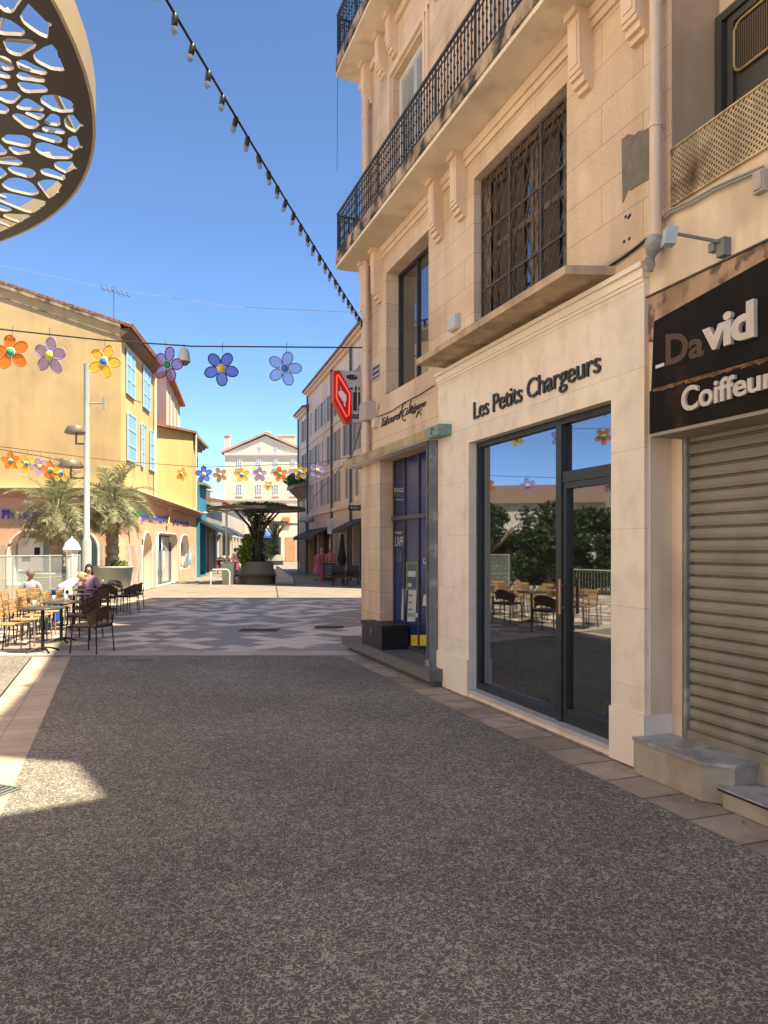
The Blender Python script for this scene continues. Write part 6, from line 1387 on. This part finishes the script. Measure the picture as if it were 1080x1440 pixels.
mb = MB(); b0 = P(259, 500, YG); BL = thing('garland_bell', 'small white bell shaped lamp hanging on the near garland', 'ornament', b0, local=True)
mb.lathe([(.001, .12), (.06, .11), (.09, .04), (.1, -.08), (.105, -.1)], seg=16); mb.build('shade', mat('bell_white', (.6, .57, .5)), BL); mb = MB(); mb.lathe([(.1, -.1), (.05, -.16), (.001, -.17)], seg=12); mb.build('bulb', mat('bell_brown', (.2, .16, .12)), BL); mb = MB(); mb.tube([(0, 0, .12), (0, 0, .2)], .005, 4); mb.build('hanger', IRON, BL)
YG2 = 28
cable('garland_cable', [P(0, 628, 24), P(160, 648, 26), P(285, 657, YG2), P(440, 652, YG2), P(508, 640, YG2)], .012, 'thin cable of the far flower garland over the plaza', n=4)
far = [(255, 667, 9.5, 'yellow', 'blue', 'yellow flower in front of the bright yellow wing'), (286.5, 667, 12, 'navy', 'yellow', 'violet blue flower turned sideways by the wing corner'), (309, 668, 10.5, 'orange', 'green', 'orange flower left on the pediment house'), (340, 668, 10.5, 'yellow', 'blue', 'orange yellow flower over the pediment house'), (365, 667, 10.5, 'lilac', 'yellow', 'lilac flower in the middle of the pediment house'), (394, 667, 10.5, 'orange', 'green', 'orange flower right on the pediment house'), (422, 664, 10.5, 'yellow', 'blue', 'bright yellow flower at the end of the alley row'), (446, 661, 10.5, 'lilac', 'yellow', 'lilac flower in front of the alley row balcony'), (377, 683, 7, 'yellow', 'blue', 'small pale yellow flower hung lower behind the others')]
for x, y, r, c, cc, lab in far: flower(c, P(x, y, YG2), r / FPX * YG2, R(random.uniform(-15, 15)), PT[c], CT[cc], lab, 'flowers of the far garland')
for i, (x, c, cc, lab) in enumerate(((15, 'orange', 'green', 'small orange flower over the left pharmacy wall, first of the side garland'), (37, 'yellow', 'blue', 'small yellow flower, second of the side garland'), (56, 'lilac', 'yellow', 'small lilac flower, third of the side garland'), (71, 'orange', 'green', 'small orange flower above the left palm'), (86, 'yellow', 'blue', 'small yellow flower nearest the lamp post'))):
    flower(c, P(x, 648 + i * 4.2, 21), .26, R(48), PT[c], CT[cc], lab, 'flowers of the side garland')
cable('garland_cable', [P(-60, 622, 21), P(0, 632, 21), P(60, 642, 21), P(120, 656, 21)], .01, 'cable of the small side garland over the left palm', n=4)
cable('overhead_wire', [P(-80, 366, 20), P(0, 373, 19), P(150, 405, 17), P(320, 431, 15), P(511, 440, 12.4)], .0045, 'thin pale wire crossing the sky from the left', mat('pale_wire', (.4, .4, .42)), n=3)
cable('overhead_wire', [P(475, 60, 12.3), P(474, 240, 12.3)], .004, 'hair thin wire hanging from the upper balcony corner', IRON, n=2)
cable('overhead_wire', [P(510, 590, 13), P(495, 640, 20), P(470, 668, 26), P(440, 700, 40)], .02, 'slack black cable from the corner into the alley', IRON, n=3)
# bulb string
p1 = P(513, 458, 12.35); p0 = P(245, 0, 5.0); d = (p0 - p1); p00 = p1 + d * 1.5
LS = []; n = 60
def sagp(t): q = p1 + d * t; q.z -= .10 * 4 * t * (1.5 - t) / 2.25 - .0; return q
mb = MB(); mb.tube([sagp(1.5 * k / n) for k in range(n + 1)], .011, 6); mb.build('light_string_cable', BLACKM, base=p1, label='black cable of the bulb string rising to the upper left', cat='cable')
def bulb_proto():
    t = thing('string_bulb', 'clear bulb in a black socket hanging on the sloping light string', 'light bulb', (0, 0, 0), 'bulbs of the sloping light string', local=True)
    mb = MB(); mb.lathe([(.012, .02), (.024, .0), (.022, -.06), (.018, -.065)], seg=10); mb.build('socket', BLACKM, t)
    mb = MB(); mb.lathe([(.016, -.06), (.023, -.08), (.022, -.1), (.012, -.115), (.001, -.118)], seg=12); mb.build('glass_bulb', clear_mat('bulb_glass', (.62, .62, .6), .22), t); return t
bp_ = bulb_proto(); k = 0; L_ = d.length; step = .3 / L_; t_ = .03
while t_ < 1.12:
    o = bp_ if k == 0 else copy_tree(bp_); o.location = sagp(t_) - Vector((0, 0, .012)); o.rotation_euler = (random.uniform(-.15, .15), random.uniform(-.12, .3), 0); t_ += step; k += 1

# ================================================================== LEFT SIDE SEEN ONLY IN THE REFLECTION
def windows_on(fr, t, us, zs, w_, h_, m=GLASSF, sh_=None):
    for u in us:
        for z in zs:
            mb = MB(); mb.box(u - w_ / 2, u + w_ / 2, 0, .04, z, z + h_, 0, fr); mb.build('window', m, t)
            if sh_:
                for s in (-1, 1): mb = MB(); mb.box(u + s * (w_ / 2 + .25) - .22, u + s * (w_ / 2 + .25) + .22, 0, .07, z, z + h_, 0, fr); mb.build('shutter', sh_, t)
def gable_house(label, c, w_, dpt, h, rz, m, ws=()):
    t = thing('plaza_house', label, 'building', (c[0], c[1], 0), 'houses round the left of the plaza', rz, True)
    mb = MB(); mb.box(-w_ / 2, w_ / 2, -dpt / 2, dpt / 2, 0, h); mb.build('wall', m, t)
    mb = MB(); mb.prism([(-w_ / 2 - .4, -dpt / 2 - .4, h), (-w_ / 2 - .4, dpt / 2 + .4, h), (-w_ / 2 - .4, 0, h + dpt * .2)], (w_ + .8, 0, 0)); mb.build('roof', mat('muted_tiles', (.22, .14, .1)), t)
    class F_:
        def W(s, u, o, z): return (u, -dpt / 2 - o, z)
    windows_on(F_(), t, ws, [z for z in (4.2, 7.2, 10.2) if z + 1.8 < h], 1.0, 1.7, GLASSF, BLUE); 
    mb = MB()
    for u in ws: mb.box(u - 1.1, u + 1.1, -dpt / 2 - .05, -dpt / 2, .2, 2.8)
    mb.build('shop_front', MATS['dark_shop_glass'], t); return t
gable_house('long white house with a tiled roof on the left of the plaza', (-46, 47), 26, 10, 5.6, R(50), mat('white_render', (.7, .64, .54)), (-10, -7, -4, -1, 2, 5, 8, 11))
gable_house('brownish house on the near left of the plaza', (-27.5, 19), 9, 8, 5.2, R(82), mat('brown_render', (.36, .29, .2)), (-3.5, -.5, 2.5))
gable_house('cream house on the left behind the camera', (-20, 3), 10, 9, 9, R(90), CREAM, (-3, 0, 3))
TW = thing('bell_tower', 'cream bell tower beyond the left houses', 'tower', (-42, 32, 0), local=True)
mb = MB(); mb.box(-1.8, 1.8, -1.8, 1.8, 0, 17); mb.build('wall', CREAM, TW); mb = MB(); mb.lathe([(2.2, 17), (1.4, 18.2), (.5, 19), (.1, 20.5)], seg=12); mb.build('roof', TILE, TW); mb = MB(); mb.box(1.8, 1.85, -.5, .5, 13, 15.5); mb.box(-.5, .5, -1.85, -1.8, 13, 15.5); mb.build('opening', DARKR, TW)
def tree(label, p, h, r, seed):
    rnd = random.Random(seed); t = thing('plaza_tree', label, 'tree', (p[0], p[1], 0), 'trees on the left of the plaza', local=True)
    mb = MB(); mb.tube([(0, 0, 0), (.05, 0, h * .25), (0, .1, h * .5)], .2, 10, rs=[.24, .18, .14])
    for k in range(7): an = k * .9; mb.tube([(0, .05, h * (.3 + .03 * k)), (r * .4 * math.cos(an), r * .4 * math.sin(an), h * .55), (r * .7 * math.cos(an), r * .7 * math.sin(an), h * .7)], .06, 6, rs=[.09, .06, .03])
    mb.build('trunk', BARK, t); mb = MB()
    for k in range(40):
        an = rnd.random() * 6.28; rr = r * .85 * math.sqrt(rnd.random()); clump(mb, (rr * math.cos(an), rr * math.sin(an), h * .52 + rnd.uniform(-1, 1) * h * .38), (r * .36, r * .36, r * .3), 170, .1, rnd)
    mb.build('crown', DKT, t)
tree('dark round tree left of the terrace', (-15.5, 19.8), 3.5, 1.5, 1); tree('second dark tree farther along the terrace', (-20.5, 24.5), 3.7, 1.6, 2); tree('third dark tree, nearest the glass screen', (-13.6, 21.8), 3.6, 1.4, 3); tree('fourth dark tree beyond the crowd barriers', (-17.5, 18.6), 3.2, 1.3, 4)
def barrier(label, p, rz):
    t = thing('crowd_barrier', label, 'barrier', (p[0], p[1], 0), 'grey crowd barriers', rz, True); mb = MB()
    mb.tube([(-1.1, 0, .15), (-1.1, 0, 1.0), (-1.0, 0, 1.1), (1.0, 0, 1.1), (1.1, 0, 1.0), (1.1, 0, .15), (-1.1, 0, .15)], .02, 6); mb.build('frame', GP, t); mb = MB()
    for k in range(18): x = -1 + k * .118; mb.tube([(x, 0, .15), (x, 0, 1.1)], .007, 4, cap=False)
    mb.build('bars', GP, t); mb = MB()
    for x in (-.8, .8): mb.tube([(x, -.3, 0), (x, 0, .15), (x, .3, 0)], .015, 5)
    mb.build('feet', GP, t)
for k in range(4): barrier(('first', 'second', 'third', 'fourth')[k] + ' crowd barrier from the terrace, left of the frame', (-10.6 - .55 * k, 15.2 + 2.2 * k * -.75), R(100))

block('light_bounce_house', 'added unseen white house across the street, bouncing light onto the facade', -15, -7.0, -18, 9, 14, mat('white_bounce_render', (.82, .73, .60)))  # unseen pale house, added and enlarged to bounce warm light
sheet('pavement', [(-7.0, -16), (-5.4, -16), (-5.4, 9), (-7.0, 9)], .004, mat('light_flags', (.6, .53, .44)))
cable('garland_cable', [(-15, 25, 4.9), (-24, 15, 4.75)], .012, 'cable of a garland over the left part of the plaza, lower one', sag=.2)
cable('garland_cable', [(-14.5, 23, 6.6), (-23.5, 13, 6.6)], .012, 'cable of a garland over the left part of the plaza, upper one', sag=.2)
_c = [('orange', 'green'), ('lilac', 'yellow'), ('yellow', 'blue'), ('maroon', 'dgreen')]; _n = ('first', 'second', 'third', 'fourth', 'fifth', 'sixth', 'seventh')
for k in range(7):
    q = (k + .8) / 8; c, cc = _c[k % 4]
    flower(c, (-15 - 9 * q, 25 - 10 * q, 4.35), .33, R(50 + 8 * k), PT[c], CT[cc], '%s flower from the right on the lower garland left of the frame' % _n[k], 'flowers of the left plaza garlands')
    c, cc = _c[(k + 2) % 4]; flower(c, (-14.5 - 9 * q, 23 - 10 * q, 6.1), .33, R(40 + 9 * k), PT[c], CT[cc], '%s flower from the right on the upper garland left of the frame' % _n[k], 'flowers of the left plaza garlands')
LVM = mat('dry_leaf', (.3, .19, .09), .8, .3, 30)
rnd = random.Random(77)
for k in range(26):
    Yq = rnd.uniform(4.2, 11); Xq = exr(Yq) + rnd.uniform(-.1, .75) if k < 18 else rnd.uniform(-3, 1); mb = MB(); n = 7; sz = rnd.uniform(.012, .03)
    mb.poly([(sz * math.cos(t) * (1 if i % 2 else .6), sz * .6 * math.sin(t), .003 + .006 * (i % 3)) for i, t in enumerate([2 * math.pi * j / n for j in range(n)])])
    o = mb.build('dry_leaf', LVM, base=(0, 0, 0), label='tiny curled dry leaf lying on the near pavement', cat='leaf', group='dry leaves scattered on the pavement'); o.location = (Xq, Yq, .002); o.rotation_euler = (0, 0, rnd.random() * 6.28)
# tidy helper property
for o in bpy.data.objects:
    if '_b' in o: del o['_b']
